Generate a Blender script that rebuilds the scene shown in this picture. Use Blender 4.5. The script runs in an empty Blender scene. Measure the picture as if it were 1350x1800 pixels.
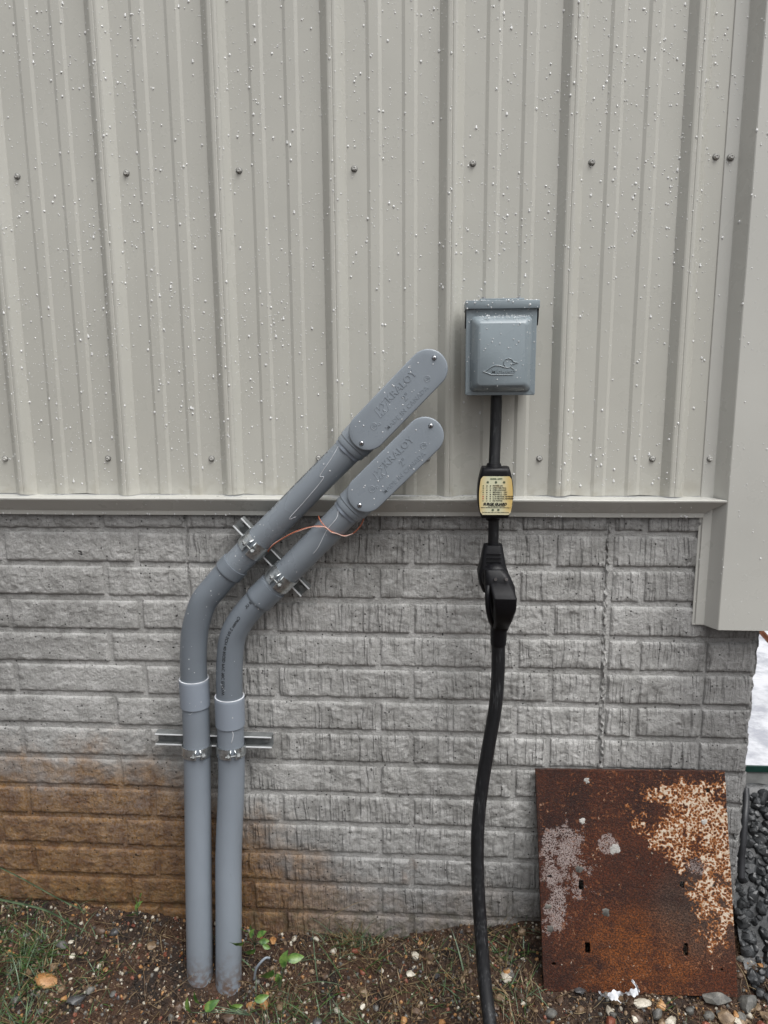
import bpy, bmesh, math, random
import numpy as np
from mathutils import Vector, Matrix
random.seed(7); RNG = np.random.default_rng(7)
S = bpy.context.scene; COL = S.collection
PI = math.pi
# ---------------------------------------------------------------- camera
CX, CY, CZ = 0.62768465, -1.53853768, 1.29805842
RT = Vector((0.99790041, 0.06443481, -0.00655246))
UP = Vector((-0.00509879, 0.17901209, 0.98383366))
FW = Vector((-0.06456611, 0.98173460, -0.17896477))
FP = 1300.0
cd = bpy.data.cameras.new('camera'); cam = bpy.data.objects.new('camera', cd); COL.objects.link(cam)
cd.sensor_fit = 'HORIZONTAL'; cd.sensor_width = 36; cd.lens = FP / 1350 * 36
cd.clip_start = 0.02; cd.clip_end = 500
m = Matrix.Identity(4)
for i in range(3):
    m[i][0] = RT[i]; m[i][1] = UP[i]; m[i][2] = -FW[i]
m.translation = (CX, CY, CZ); cam.matrix_world = m
S.camera = cam
# ---------------------------------------------------------------- sky, sun, exposure
w = bpy.data.worlds.new('World'); S.world = w; w.use_nodes = True
nt = w.node_tree; nt.nodes.clear()
SUN = Vector((0.32, -0.38, 0.95)).normalized()
sky = nt.nodes.new('ShaderNodeTexSky'); sky.sky_type = 'NISHITA'; sky.sun_disc = False
sky.sun_elevation = math.asin(SUN.z); sky.sun_rotation = math.atan2(SUN.x, SUN.y)
sky.air_density = 1.0; sky.dust_density = 5.0; sky.ozone_density = 1.0
hs = nt.nodes.new('ShaderNodeHueSaturation'); hs.inputs['Saturation'].default_value = 0.14
bg = nt.nodes.new('ShaderNodeBackground'); bg.inputs['Strength'].default_value = 0.080
wo = nt.nodes.new('ShaderNodeOutputWorld')
nt.links.new(sky.outputs[0], hs.inputs['Color']); nt.links.new(hs.outputs[0], bg.inputs[0]); nt.links.new(bg.outputs[0], wo.inputs[0])
sl = bpy.data.lights.new('sun', 'SUN'); sl.energy = 1.5; sl.angle = math.radians(52); sl.color = (1, .99, .975)
so = bpy.data.objects.new('sun', sl); COL.objects.link(so)
so.rotation_euler = SUN.to_track_quat('Z', 'Y').to_euler(); so.location = (2, -3, 4)
S.view_settings.view_transform = 'Standard'; S.view_settings.look = 'None'
S.view_settings.gamma = 1; S.view_settings.use_curve_mapping = False
S.view_settings.exposure = 0.88
S.render.engine = 'CYCLES'
S.render.resolution_x = 768; S.render.resolution_y = 1024

def at(px, py, Y):
    """point of the plane y=Y seen at a pixel of the 1350x1800 photograph"""
    d = FW + (px - 675) / FP * RT - (py - 900) / FP * UP
    t = (Y - CY) / d.y
    return Vector((CX, CY, CZ)) + t * d
# ---------------------------------------------------------------- numpy noise
def _h(ix, iy, iz, s):
    n = (ix * 374761393 + iy * 668265263 + iz * 2147483647 + s * 974634777) & 0xffffffff
    n = ((n ^ (n >> 13)) * 1274126177) & 0xffffffff
    n = ((n ^ (n >> 15)) * 2246822519) & 0xffffffff
    return ((n ^ (n >> 16)) & 0xffff) / 65535.0
def vn(x, y, z=0.0, s=0):
    x, y, z = np.broadcast_arrays(np.asarray(x, float), np.asarray(y, float), np.asarray(z, float))
    ix, iy, iz = np.floor(x).astype(np.int64), np.floor(y).astype(np.int64), np.floor(z).astype(np.int64)
    fx, fy, fz = x - ix, y - iy, z - iz
    fx, fy, fz = [f * f * (3 - 2 * f) for f in (fx, fy, fz)]
    r = 0
    for a in (0, 1):
        for b in (0, 1):
            for c in (0, 1):
                r = r + _h(ix + a, iy + b, iz + c, s) * (fx if a else 1 - fx) * (fy if b else 1 - fy) * (fz if c else 1 - fz)
    return r * 2 - 1
def fbm(x, y, z=0.0, o=4, s=0):
    r, a, f, t = 0, 1.0, 1.0, 0
    for i in range(o):
        r = r + a * vn(np.asarray(x) * f, np.asarray(y) * f, np.asarray(z) * f, s + i); t += a; a *= .5; f *= 2.03
    return r / t
# ---------------------------------------------------------------- materials
class N:
    def __init__(s, name):
        s.m = bpy.data.materials.new(name); s.m.use_nodes = True; s.t = s.m.node_tree
        s.b = s.t.nodes['Principled BSDF']; s.geo = None
    def n(s, ty, **k):
        o = s.t.nodes.new('ShaderNode' + ty)
        for a, v in k.items(): setattr(o, a, v)
        return o
    def put(s, sock, v):
        if v is None: return
        if isinstance(v, bpy.types.NodeSocket): s.t.links.new(v, sock)
        else:
            if sock.type == 'RGBA' and len(v) == 3: v = (*v, 1)
            sock.default_value = v
    def pos(s):
        if not s.geo: s.geo = s.n('NewGeometry')
        return s.geo.outputs['Position']
    def xyz(s, v=None):
        o = s.n('SeparateXYZ'); s.put(o.inputs[0], v or s.pos()); return o.outputs
    def mp(s, sc, v=None, rot=(0, 0, 0)):
        o = s.n('Mapping'); s.put(o.inputs['Vector'], v or s.pos()); o.inputs['Scale'].default_value = sc; o.inputs['Rotation'].default_value = rot
        return o.outputs[0]
    def noise(s, scale, det=4, rough=.55, v=None, dist=0):
        o = s.n('TexNoise'); s.put(o.inputs['Vector'], v or s.pos())
        o.inputs['Scale'].default_value = scale; o.inputs['Detail'].default_value = det
        o.inputs['Roughness'].default_value = rough; o.inputs['Distortion'].default_value = dist
        return o.outputs[0]
    def vor(s, scale, v=None, out='Distance', feature='F1', rnd=1):
        o = s.n('TexVoronoi', feature=feature); s.put(o.inputs['Vector'], v or s.pos()); o.inputs['Scale'].default_value = scale
        o.inputs['Randomness'].default_value = rnd
        return o.outputs[out]
    def math(s, op, a, b=None, c=None, clamp=False):
        o = s.n('Math', operation=op, use_clamp=clamp)
        for i, v in enumerate((a, b, c)): s.put(o.inputs[i], v)
        return o.outputs[0]
    def ramp(s, f, a, b, lo=0., hi=1.):
        o = s.n('MapRange'); o.interpolation_type = 'SMOOTHSTEP'
        s.put(o.inputs[0], f); o.inputs[1].default_value = a; o.inputs[2].default_value = b
        o.inputs[3].default_value = lo; o.inputs[4].default_value = hi
        return o.outputs[0]
    def mix(s, f, a, b, bt='MIX'):
        o = s.n('Mix', data_type='RGBA', blend_type=bt)
        s.put(o.inputs[0], f); s.put(o.inputs[6], a); s.put(o.inputs[7], b); return o.outputs[2]
    def bump(s, h, strength=.5, dist=.001, nrm=None):
        o = s.n('Bump'); s.put(o.inputs['Height'], h); o.inputs['Strength'].default_value = strength; o.inputs['Distance'].default_value = dist
        if nrm: s.put(o.inputs['Normal'], nrm)
        return o.outputs[0]
    def out(s, col=None, rough=None, nrm=None, metal=None, spec=None, **k):
        s.put(s.b.inputs['Base Color'], col); s.put(s.b.inputs['Roughness'], rough); s.put(s.b.inputs['Normal'], nrm)
        s.put(s.b.inputs['Metallic'], metal); s.put(s.b.inputs['Specular IOR Level'], spec)
        for a, v in k.items(): s.put(s.b.inputs[a.replace('_', ' ')], v)
        return s.m

def m_siding(name, c, dirty=True):
    n = N(name)
    big = n.noise(2.2, 3)
    st = n.noise(1, 4, .6, n.mp((30, 30, 1.6)))
    fine = n.noise(900, 2, .6)
    col = n.mix(n.ramp(big, .3, .75), [v * .95 for v in c], [v * 1.04 for v in c])
    col = n.mix(n.ramp(st, .5, .85, 0, .16), col, [v * .80 for v in c])
    z = n.xyz()[2]
    dirt = n.math('MULTIPLY', n.ramp(z, 1.12, 1.03), n.ramp(n.noise(35, 4), .42, .7))
    col = n.mix(n.math('MULTIPLY', dirt, .45 if dirty else 0), col, (.25, .22, .16))
    b1 = n.bump(n.noise(6, 2), .35, .004)
    b2 = n.bump(fine, .10, .0004, b1)
    return n.out(col, n.ramp(n.noise(14, 4), .3, .7, .24, .36), b2, spec=.5, Coat_Weight=.35, Coat_Roughness=.16)
def m_concrete(name='formed concrete', flutes=True):
    n = N(name); P = n.pos(); X, Y, Z = n.xyz()
    big = n.noise(3.5, 4, .6); mid = n.noise(26, 5, .62); fine = n.noise(170, 4, .65); grain = n.noise(620, 3, .7)
    col = n.mix(n.ramp(big, .32, .68), (.32, .316, .302), (.53, .526, .51))
    col = n.mix(n.ramp(mid, .38, .72, 0, .75), col, (.66, .655, .64))
    col = n.mix(n.ramp(fine, .52, .75, 0, .55), col, (.13, .127, .12))
    col = n.mix(n.ramp(grain, .35, .5, .4, 0), col, (.12, .115, .11))
    wv = n.n('VectorMath', operation='ADD'); n.put(wv.inputs[0], P)
    nw = n.n('TexNoise'); n.put(nw.inputs['Vector'], n.mp((10, 1, 16))); nw.inputs['Scale'].default_value = 1; nw.inputs['Detail'].default_value = 3
    sw = n.n('VectorMath', operation='SCALE'); n.put(sw.inputs[0], nw.outputs['Color']); sw.inputs['Scale'].default_value = .014; n.put(wv.inputs[1], sw.outputs[0])
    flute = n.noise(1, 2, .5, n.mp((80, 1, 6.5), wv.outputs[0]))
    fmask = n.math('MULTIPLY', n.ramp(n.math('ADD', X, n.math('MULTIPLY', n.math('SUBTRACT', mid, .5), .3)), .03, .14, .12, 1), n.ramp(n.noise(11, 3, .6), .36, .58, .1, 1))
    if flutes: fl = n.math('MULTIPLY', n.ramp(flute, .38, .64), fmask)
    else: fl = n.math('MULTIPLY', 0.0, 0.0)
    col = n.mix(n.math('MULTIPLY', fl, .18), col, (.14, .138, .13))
    # shade painted in with moisture staining: under the trim, corner end, foot, left
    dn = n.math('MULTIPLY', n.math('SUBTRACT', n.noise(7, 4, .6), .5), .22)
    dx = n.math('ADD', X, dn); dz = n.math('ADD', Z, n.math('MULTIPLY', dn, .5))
    shade_damp = n.math('MAXIMUM', n.ramp(dx, 1.0, 1.28, 0, .72), n.ramp(dz, .90, 1.01, 0, .6))
    shade_damp = n.math('MAXIMUM', shade_damp, n.ramp(dz, .36, .02, 0, .80))
    shade_damp = n.math('MAXIMUM', shade_damp, n.ramp(dx, .12, -.45, 0, .30))
    col = n.mix(shade_damp, col, n.mix(1, col, (.42, .42, .43), 'MULTIPLY'))
    # rusty soil stain, low at the left and fading to the right
    sn = n.math('ADD', n.math('MULTIPLY', n.math('SUBTRACT', n.noise(9, 5, .65), .5), .34), n.math('MULTIPLY', n.math('SUBTRACT', mid, .5), .14))
    lim = n.math('SUBTRACT', .47, n.math('MULTIPLY', n.math('MAXIMUM', n.math('ADD', X, .02), 0), .62))
    lim = n.math('MAXIMUM', lim, .14)
    f = n.math('SUBTRACT', n.math('ADD', lim, sn), Z)
    stain = n.math('MULTIPLY', n.ramp(f, -.04, .15), n.ramp(X, .60, .16, .30, 1.0))
    stain = n.math('MULTIPLY', stain, n.ramp(fine, .35, .62, 1.0, .75)); col = n.mix(n.math('MULTIPLY', stain, .95), col, n.mix(n.ramp(mid, .35, .65), (.125, .048, .007), (.235, .115, .022)))
    moss = n.math('MULTIPLY', n.ramp(Z, .17, .02), n.ramp(n.noise(40, 4), .45, .65))
    col = n.mix(n.math('MULTIPLY', moss, .45), col, (.07, .065, .03))
    # small rust weeps beside the seam
    ru = n.math('MULTIPLY', n.ramp(n.noise(5.5, 3, .5, n.mp((1, 1, .6))), .66, .78), n.ramp(mid, .4, .6))
    col = n.mix(n.math('MULTIPLY', ru, .5), col, (.26, .15, .08))
    # pores and bug holes
    v1 = n.vor(95); c1 = n.n('SeparateColor'); n.put(c1.inputs[0], n.vor(95, out='Color'))
    pore = n.math('MULTIPLY', n.ramp(v1, .20, .13), n.math('GREATER_THAN', c1.outputs[0], .80))
    wp = n.n('VectorMath', operation='ADD'); n.put(wp.inputs[0], P)
    nv = n.n('TexNoise'); n.put(nv.inputs['Vector'], P); nv.inputs['Scale'].default_value = 120; nv.inputs['Detail'].default_value = 3
    sc = n.n('VectorMath', operation='SCALE'); n.put(sc.inputs[0], nv.outputs['Color']); sc.inputs['Scale'].default_value = .012; n.put(wp.inputs[1], sc.outputs[0])
    v2 = n.vor(26, wp.outputs[0]); c2 = n.n('SeparateColor'); n.put(c2.inputs[0], n.vor(26, wp.outputs[0], out='Color'))
    hole = n.math('MULTIPLY', n.ramp(v2, .19, .12), n.math('GREATER_THAN', c2.outputs[1], .80))
    pit = n.math('MAXIMUM', pore, hole)
    col = n.mix(n.math('MULTIPLY', pit, .88), col, (.018, .017, .015))
    chip = n.n('TexMusgrave') if False else None
    craggy = n.math('ADD', n.math('MULTIPLY', n.noise(75, 6, .72, None, .6), .6), n.math('MULTIPLY', n.noise(150, 5, .75, None, .3), .6))
    h = n.math('ADD', n.math('MULTIPLY', craggy, .9), n.math('MULTIPLY', fine, .35))
    h = n.math('SUBTRACT', h, n.math('MULTIPLY', pit, .8)); h = n.math('SUBTRACT', h, n.math('MULTIPLY', fl, .9))
    b = n.bump(h, 1.0, .0075); b = n.bump(grain, .5, .0012, b)
    return n.out(col, n.ramp(mid, .3, .7, .55, .82), b, spec=.35)
def m_pvc(name, c, r=.34):
    n = N(name)
    sm = n.ramp(n.noise(7, 5, .6, n.mp((1, 1, .35))), .4, .75, 0, .35)
    col = n.mix(sm, c, [v * 1.35 for v in c])
    sc = n.ramp(n.noise(60, 3, .7, n.mp((1, 1, .12))), .62, .75, 0, .3)
    col = n.mix(sc, col, [v * .7 for v in c])
    Z = n.xyz()[2]
    mud = n.math('MULTIPLY', n.ramp(n.math('ADD', Z, n.math('MULTIPLY', n.noise(30, 4), .12)), .10, -.01), n.ramp(n.noise(75, 5), .38, .6))
    col = n.mix(n.math('MULTIPLY', mud, .85), col, (.10, .05, .022))
    return n.out(col, n.ramp(n.noise(18, 4), .3, .7, r - .06, r + .12), n.bump(n.noise(350, 2), .08, .0005), spec=.5)
def simple(name, c, r=.5, metal=0, bs=None, bd=.0005, bst=.3, var=.25, **k):
    n = N(name)
    sc = bs or 40
    col = n.mix(n.ramp(n.noise(sc * .6, 4), .3, .7), [v * (1 - var) for v in c], [min(1, v * (1 + var)) for v in c])
    nr = n.bump(n.noise(sc * 3, 3), bst, bd) if bs else None
    return n.out(col, r, nr, metal, **k)
def m_galv():
    n = N('galvanised steel')
    sp = n.vor(150, out='Color'); s = n.n('SeparateColor'); n.put(s.inputs[0], sp)
    col = n.mix(s.outputs[0], (.42, .45, .46), (.66, .69, .70))
    col = n.mix(n.ramp(n.noise(60, 4), .5, .7, 0, .5), col, (.30, .32, .32))
    return n.out(col, n.ramp(n.noise(90, 3), .3, .7, .25, .45), None, .9)
def m_rust():
    n = N('rusted steel plate'); tc = n.n('TexCoord'); P = tc.outputs['Object']; X, Y, Z = n.xyz(P)
    big = n.noise(4, 4, .55, P); mid = n.noise(22, 5, .65, P); fine = n.noise(150, 4, .7, P); gr = n.noise(420, 3, .7, P)
    col = n.mix(n.ramp(n.math('ADD', n.math('MULTIPLY', big, .7), n.math('MULTIPLY', mid, .3)), .38, .62), (.030, .010, .008), (.105, .027, .010))
    # brighter orange low in the middle
    dx = n.math('SUBTRACT', X, .21); dz = n.math('SUBTRACT', Z, .07)
    rr = n.math('ADD', n.math('MULTIPLY', dx, dx), n.math('MULTIPLY', n.math('MULTIPLY', dz, dz), 1.6))
    og = n.math('MULTIPLY', n.ramp(rr, .035, .0), n.ramp(mid, .3, .6))
    col = n.mix(n.math('MULTIPLY', og, .85), col, (.25, .075, .015))
    # greyish violet bloom to the right
    dx = n.math('SUBTRACT', X, .34); dz = n.math('SUBTRACT', Z, .17)
    rr = n.math('ADD', n.math('MULTIPLY', dx, dx), n.math('MULTIPLY', dz, dz))
    gy = n.math('MULTIPLY', n.ramp(rr, .018, .002), n.ramp(mid, .25, .6))
    col = n.mix(n.math('MULTIPLY', gy, .65), col, (.085, .068, .055))
    fine2 = n.noise(260, 4, .75, P); col = n.mix(n.ramp(fine2, .46, .58, .8, 0), col, (.014, .008, .007))
    col = n.mix(n.ramp(gr, .55, .7, 0, .35), col, (.22, .10, .05))
    def blob(cx, cz, rx, rz, soft=.5, wob=.35):
        a = n.math('DIVIDE', n.math('SUBTRACT', X, cx), rx); b = n.math('DIVIDE', n.math('SUBTRACT', Z, cz), rz)
        d = n.math('ADD', n.math('MULTIPLY', a, a), n.math('MULTIPLY', b, b))
        d = n.math('ADD', d, n.math('MULTIPLY', n.math('SUBTRACT', mid, .5), wob * 6))
        return n.ramp(d, 1.0, 1.0 - soft)
    # pale mineral bloom, left of the middle
    mb = n.math('MAXIMUM', blob(.055, .27, .075, .10, 1.0, .8), blob(.03, .16, .045, .075, 1.0, .9))
    mb = n.math('MAXIMUM', mb, blob(.145, .315, .028, .026)); mb = n.math('MAXIMUM', mb, n.math('MULTIPLY', blob(.335, .27, .028, .028), .7))
    wq = n.n('VectorMath', operation='ADD'); n.put(wq.inputs[0], P)
    nq = n.n('TexNoise'); n.put(nq.inputs['Vector'], P); nq.inputs['Scale'].default_value = 90; nq.inputs['Detail'].default_value = 3
    sq = n.n('VectorMath', operation='SCALE'); n.put(sq.inputs[0], nq.outputs['Color']); sq.inputs['Scale'].default_value = .007; n.put(wq.inputs[1], sq.outputs[0])
    pd = n.vor(185, wq.outputs[0]); pd2 = n.vor(300, wq.outputs[0])
    jit = n.math('MULTIPLY', n.math('SUBTRACT', fine, .5), .9)
    mb = n.math('MULTIPLY', mb, n.ramp(n.math('SUBTRACT', n.math('ADD', pd2, jit), n.math('ADD', n.ramp(mb, 0, 1, .95, .34), n.math('MULTIPLY', n.math('SUBTRACT', n.noise(30, 3, .6, P), .5), .8))), 0, .06))
    col = n.mix(n.math('MULTIPLY', mb, .75), col, n.mix(n.ramp(gr, .35, .6), (.17, .115, .10), (.38, .33, .315)))
    # remains of cream paint top right
    pm = n.math('MAXIMUM', blob(.335, .370, .15, .115, 1.0, .7), blob(.375, .25, .075, .17, 1.0, .7))
    sp = n.noise(135, 5, .7, P, .3)
    thr = n.math('ADD', n.ramp(pm, 0, 1, 1.05, .50), n.math('MULTIPLY', n.math('SUBTRACT', n.noise(28, 3, .6, P), .5), .7)); pq = n.math('SUBTRACT', n.math('ADD', pd, n.math('MULTIPLY', jit, .9)), thr)
    pt = n.ramp(pq, -.02, .16)
    p2 = n.math('MULTIPLY', n.ramp(n.noise(9, 3, .5, P), .50, .66), n.ramp(sp, .63, .67)); rim2 = n.math('MULTIPLY', n.ramp(n.noise(6, 3, .5, P), .40, .62), n.ramp(sp, .56, .64)); col = n.mix(n.math('MULTIPLY', rim2, .6), col, (.30, .11, .04))
    pt = n.math('MAXIMUM', pt, p2)
    edge = n.math('MULTIPLY', n.ramp(pq, -.34, -.02), n.ramp(pm, 0, .3))
    col = n.mix(n.math('MULTIPLY', edge, .8), col, (.34, .12, .03))
    col = n.mix(n.math('MULTIPLY', pt, .88), col, n.mix(n.ramp(fine, .35, .6), (.40, .26, .15), (.62, .55, .45)))
    h = n.math('ADD', fine, n.math('MULTIPLY', gr, .5)); h = n.math('ADD', h, n.math('MULTIPLY', pt, .3))
    return n.out(col, n.ramp(fine, .4, .6, .45, .85), n.bump(h, .8, .0022), spec=.35)
def m_soil():
    n = N('wet brown soil')
    a = n.noise(14, 5, .6); b = n.noise(90, 5, .7); c = n.noise(420, 3, .7)
    col = n.mix(n.ramp(a, .35, .65), (.010, .006, .004), (.055, .025, .012))
    col = n.mix(n.ramp(b, .5, .7, 0, .8), col, (.10, .062, .036)); col = n.mix(n.ramp(c, .5, .35, 0, .8), col, (.010, .007, .005))
    h = n.math('ADD', b, n.math('MULTIPLY', c, .4))
    return n.out(col, n.ramp(b, .3, .7, .35, .85), n.bump(h, .9, .006), spec=.4)
def m_stone(name, c1, c2, r=.5):
    n = N(name); oi = n.n('ObjectInfo')
    a = n.noise(45, 5, .6); b = n.noise(300, 3, .6)
    col = n.mix(n.ramp(a, .35, .65), c1, c2); col = n.mix(n.ramp(b, .3, .5, .5, 0), col, [v * .45 for v in c1])
    return n.out(col, r, n.bump(n.math('ADD', a, n.math('MULTIPLY', b, .3)), .6, .002), spec=.5)
def m_leaf(name, c1, c2, r=.42):
    n = N(name); a = n.noise(60, 3, .6)
    col = n.mix(n.ramp(a, .35, .65), c1, c2)
    return n.out(col, r, n.bump(n.noise(300, 2), .3, .0006), Subsurface_Weight=0., spec=.5)

SID = m_siding('painted steel siding', (.460, .455, .412)); TRIM = m_siding('painted steel trim', (.49, .488, .455), False)
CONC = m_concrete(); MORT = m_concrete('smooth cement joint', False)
PVC = m_pvc('grey conduit plastic', (.150, .172, .197)); PVCU = m_pvc('light grey conduit plastic', (.195, .220, .247), .30); PVCL = m_pvc('pale grey coupling plastic', (.235, .268, .315), .40)
PVCW = m_pvc('weathered pale conduit plastic', (.195, .222, .255), .42); PVCC = m_pvc('grey cover plastic', (.225, .255, .287), .30)
BOXM = m_pvc('grey enamelled steel', (.205, .243, .265), .24); DRY = simple('dried white primer', (.55, .57, .60), .6, bs=60)
GALV = m_galv(); LIPM = simple('zinc edge with painted glint', (.62, .64, .65), .3, 0, bs=60, var=.1); DARKM = simple('dark recess', (.012, .012, .012), .8)  # zinc lip: the sky's reflection is put into its pale colour
def m_rub():
    n = N('scuffed black rubber'); a = n.noise(1, 4, .7, n.mp((240, 240, 22))); b = n.noise(16, 4, .6)
    col = n.mix(n.math('MULTIPLY', n.ramp(a, .50, .72), n.ramp(b, .40, .62)), (.008, .0085, .010), (.075, .078, .082))
    return n.out(col, n.ramp(a, .3, .7, .36, .6), n.bump(n.noise(45, 4), .35, .0016), spec=.4)
BLK = simple('black moulded plastic', (.005, .005, .0065), .46, bs=300, bst=.15, spec=.28)
RUB = m_rub()
INK = simple('black ink', (.010, .010, .010), .5); REDI = simple('red ink', (.45, .03, .02), .5); GRNI = simple('green ink', (.03, .09, .04), .5)
LABY = None
SCREWM = simple('painted screw head', (.46, .455, .43), .22, 0); WASH = simple('screw washer', (.16, .16, .15), .5)
STEEL = simple('bright steel', (.55, .56, .58), .28, 1)
GALVD = simple('dull zinc with channel shade', (.19, .20, .20), .42, .3, bs=60); CRUST = simple('pale mineral crust', (.36, .35, .33), .7, bs=80, bst=.8, bd=.002); RUSTM = m_rust(); SOIL = m_soil()  # channel zinc darkened for the shade inside it; bolts share it
STN = [m_stone('tan stone', (.115, .075, .042), (.24, .17, .105)), m_stone('pale quartz', (.34, .31, .25), (.55, .51, .43), .35),
       m_stone('orange stone', (.26, .12, .04), (.40, .22, .09)), m_stone('brown stone', (.050, .031, .020), (.105, .066, .043)),
       m_stone('grey stone', (.065, .064, .060), (.15, .145, .13)), m_stone('dark stone', (.03, .03, .033), (.07, .07, .072), .35),
       m_stone('red stone', (.13, .035, .02), (.20, .07, .04))]
COAL = m_stone('black crushed stone', (.012, .013, .014), (.050, .053, .056), .36)
GRN = m_leaf('green grass', (.014, .042, .010), (.060, .115, .028)); GRN2 = m_leaf('grey green grass', (.040, .070, .036), (.11, .16, .09))
STRAW = m_leaf('dry straw', (.060, .038, .018), (.22, .16, .08), .5); LEAF = m_leaf('weed leaf', (.035, .095, .018), (.13, .21, .05), .33)
ROOT = m_leaf('brown stem', (.06, .035, .018), (.12, .075, .04), .6); DLEAF = m_leaf('dead leaf', (.30, .20, .10), (.48, .38, .22), .5)
WHT = simple('white plastic film', (.62, .64, .68), .3, bs=90, bst=.5, bd=.002)
CU = simple('salmon wire coating', (.42, .13, .07), .35); WIREW = simple('pale wire coating', (.60, .42, .36), .3)
def m_drop():
    n = N('rain water')
    return n.out((.97, .98, .98), .03, None, 0, Transmission_Weight=.38, IOR=1.36, Coat_Weight=.6, Coat_Roughness=.02)  # white base colour stands for the light gathered by the drops
DROP = m_drop()
def m_label():
    n = N('aged yellow label'); tc = n.n('TexCoord'); X, Y, Z = n.xyz(tc.outputs['Object'])
    col = n.mix(n.ramp(n.math('ABSOLUTE', n.math('ADD', X, .004)), .008, .034), (.62, .62, .44), (.62, .45, .17))
    col = n.mix(n.ramp(n.noise(60, 5, .65), .55, .75, 0, .6), col, (.42, .26, .10))
    col = n.mix(n.ramp(Z, -.026, -.04), col, (.66, .62, .42))
    return n.out(col, .3)
LABY = m_label()
# ---------------------------------------------------------------- object helpers
def link(name, me, mats, parent=None, loc=None):
    o = bpy.data.objects.new(name, me); COL.objects.link(o)
    if me is not None and not me.materials:
        for q in (mats if isinstance(mats, (list, tuple)) else [mats]): me.materials.append(q)
    if parent: o.parent = parent
    if loc is not None: o.location = loc
    return o
def tag(o, label=None, cat=None, group=None, kind=None):
    if label: o['label'] = label
    if cat: o['category'] = cat
    if group: o['group'] = group
    if kind: o['kind'] = kind
    return o
def empty(name, loc, label, cat, group=None):
    o = bpy.data.objects.new(name, None); COL.objects.link(o); o.location = loc; o.empty_display_size = .05
    return tag(o, label, cat, group)
class MB:
    def __init__(s): s.v = []; s.f = []; s.mi = []; s.k = 0
    def add(s, vs, fs, mi=0):
        s.v.append(np.asarray(vs, float).reshape(-1, 3)); s.f += [tuple(i + s.k for i in f) for f in fs]; s.mi += [mi] * len(fs); s.k += len(s.v[-1])
    def mesh(s, name, smooth=True):
        me = bpy.data.meshes.new(name)
        me.from_pydata(np.concatenate(s.v).tolist() if s.v else [], [], s.f)
        if any(s.mi): me.polygons.foreach_set('material_index', s.mi)
        if smooth is True: me.polygons.foreach_set('use_smooth', [True] * len(s.f))
        me.update(); return me
    def build(s, name, mats, parent=None, smooth=True, origin=None, sharp=None):
        if origin is not None: s.v = [np.concatenate(s.v) - np.array(origin)]
        me = s.mesh(name, smooth)
        if sharp: me.set_sharp_from_angle(angle=math.radians(sharp))
        o = link(name, me, mats, None, origin)
        if parent:
            o.parent = parent
            if origin is None: o.location = -parent.location if parent.parent is None else (0, 0, 0)
            else: o.location = Vector(origin) - parent.location
        return o
    def grid(s, P, closed_u=False, mi=0, flip=False):
        P = np.asarray(P); a, b = P.shape[:2]; fs = []
        for i in range(a - 1):
            for j in range(b if closed_u else b - 1):
                q = (i * b + j, i * b + (j + 1) % b, (i + 1) * b + (j + 1) % b, (i + 1) * b + j)
                fs.append(q[::-1] if flip else q)
        s.add(P.reshape(-1, 3), fs, mi)
    def box(s, c, d, R=None, mi=0, bev=0):
        c = np.array(c, float); d = np.array(d, float) / 2
        if bev:
            bm = bmesh.new(); bmesh.ops.create_cube(bm, size=2)
            for v in bm.verts: v.co = Vector(np.array(v.co) * d)
            bmesh.ops.bevel(bm, geom=list(bm.edges), offset=bev, segments=2, affect='EDGES', profile=.5)
            bm.verts.ensure_lookup_table(); vs = np.array([v.co for v in bm.verts]); fs = [[v.index for v in f.verts] for f in bm.faces]; bm.free()
        else:
            vs = np.array([(x, y, z) for x in (-1, 1) for y in (-1, 1) for z in (-1, 1)]) * d
            fs = [(0, 1, 3, 2), (4, 6, 7, 5), (0, 4, 5, 1), (2, 3, 7, 6), (0, 2, 6, 4), (1, 5, 7, 3)]
        if R is not None: vs = vs @ np.array(R).T
        s.add(vs + c, fs, mi)
    def loft(s, loops, cap0=True, cap1=True, mi=0):
        L = np.asarray(loops); n = L.shape[1]; k0 = s.k
        s.grid(L, True, mi)
        if cap0: s.f.append(tuple(range(k0 + n - 1, k0 - 1, -1))); s.mi.append(mi)
        if cap1: s.f.append(tuple(range(k0 + (len(L) - 1) * n, k0 + len(L) * n))); s.mi.append(mi)
    def cyl(s, p, q, r, seg=20, mi=0, r2=None, cap=True):
        s.tube([p, q], [r, r if r2 is None else r2], seg, mi, cap)
    def tube(s, path, r, seg=24, mi=0, cap=True, up=None):
        fr = frames(path, up); rr = r if hasattr(r, '__len__') else [r] * len(path)
        a = np.linspace(0, 2 * PI, seg, endpoint=False)
        L = [np.array(p) + k * (np.outer(np.cos(a), u) + np.outer(np.sin(a), v)) for (p, t, u, v), k in zip(fr, rr)]
        s.loft(L, cap, cap, mi)
def frames(path, up=None):
    P = [np.array(p, float) for p in path]; out = []; u = None
    for i in range(len(P)):
        t = P[min(i + 1, len(P) - 1)] - P[max(i - 1, 0)]; t /= np.linalg.norm(t)
        if u is None:
            ref = np.array(up if up is not None else ((0, 1, 0) if abs(t[1]) < .9 else (1, 0, 0)), float)
            u = ref - t * (ref @ t)
        else: u = u - t * (u @ t)
        u /= np.linalg.norm(u); out.append((P[i], t, u, np.cross(t, u)))
    return out
def crom(pts, n=10):
    P = np.array(pts, float); P = np.vstack([2 * P[0] - P[1], P, 2 * P[-1] - P[-2]]); o = []
    for i in range(1, len(P) - 2):
        for t in np.linspace(0, 1, n, endpoint=False):
            a, b, c, d = P[i - 1:i + 3]
            o.append(.5 * (2 * b + (c - a) * t + (2 * a - 5 * b + 4 * c - d) * t * t + (3 * b - a - 3 * c + d) * t ** 3))
    o.append(P[-2]); return np.array(o)
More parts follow.
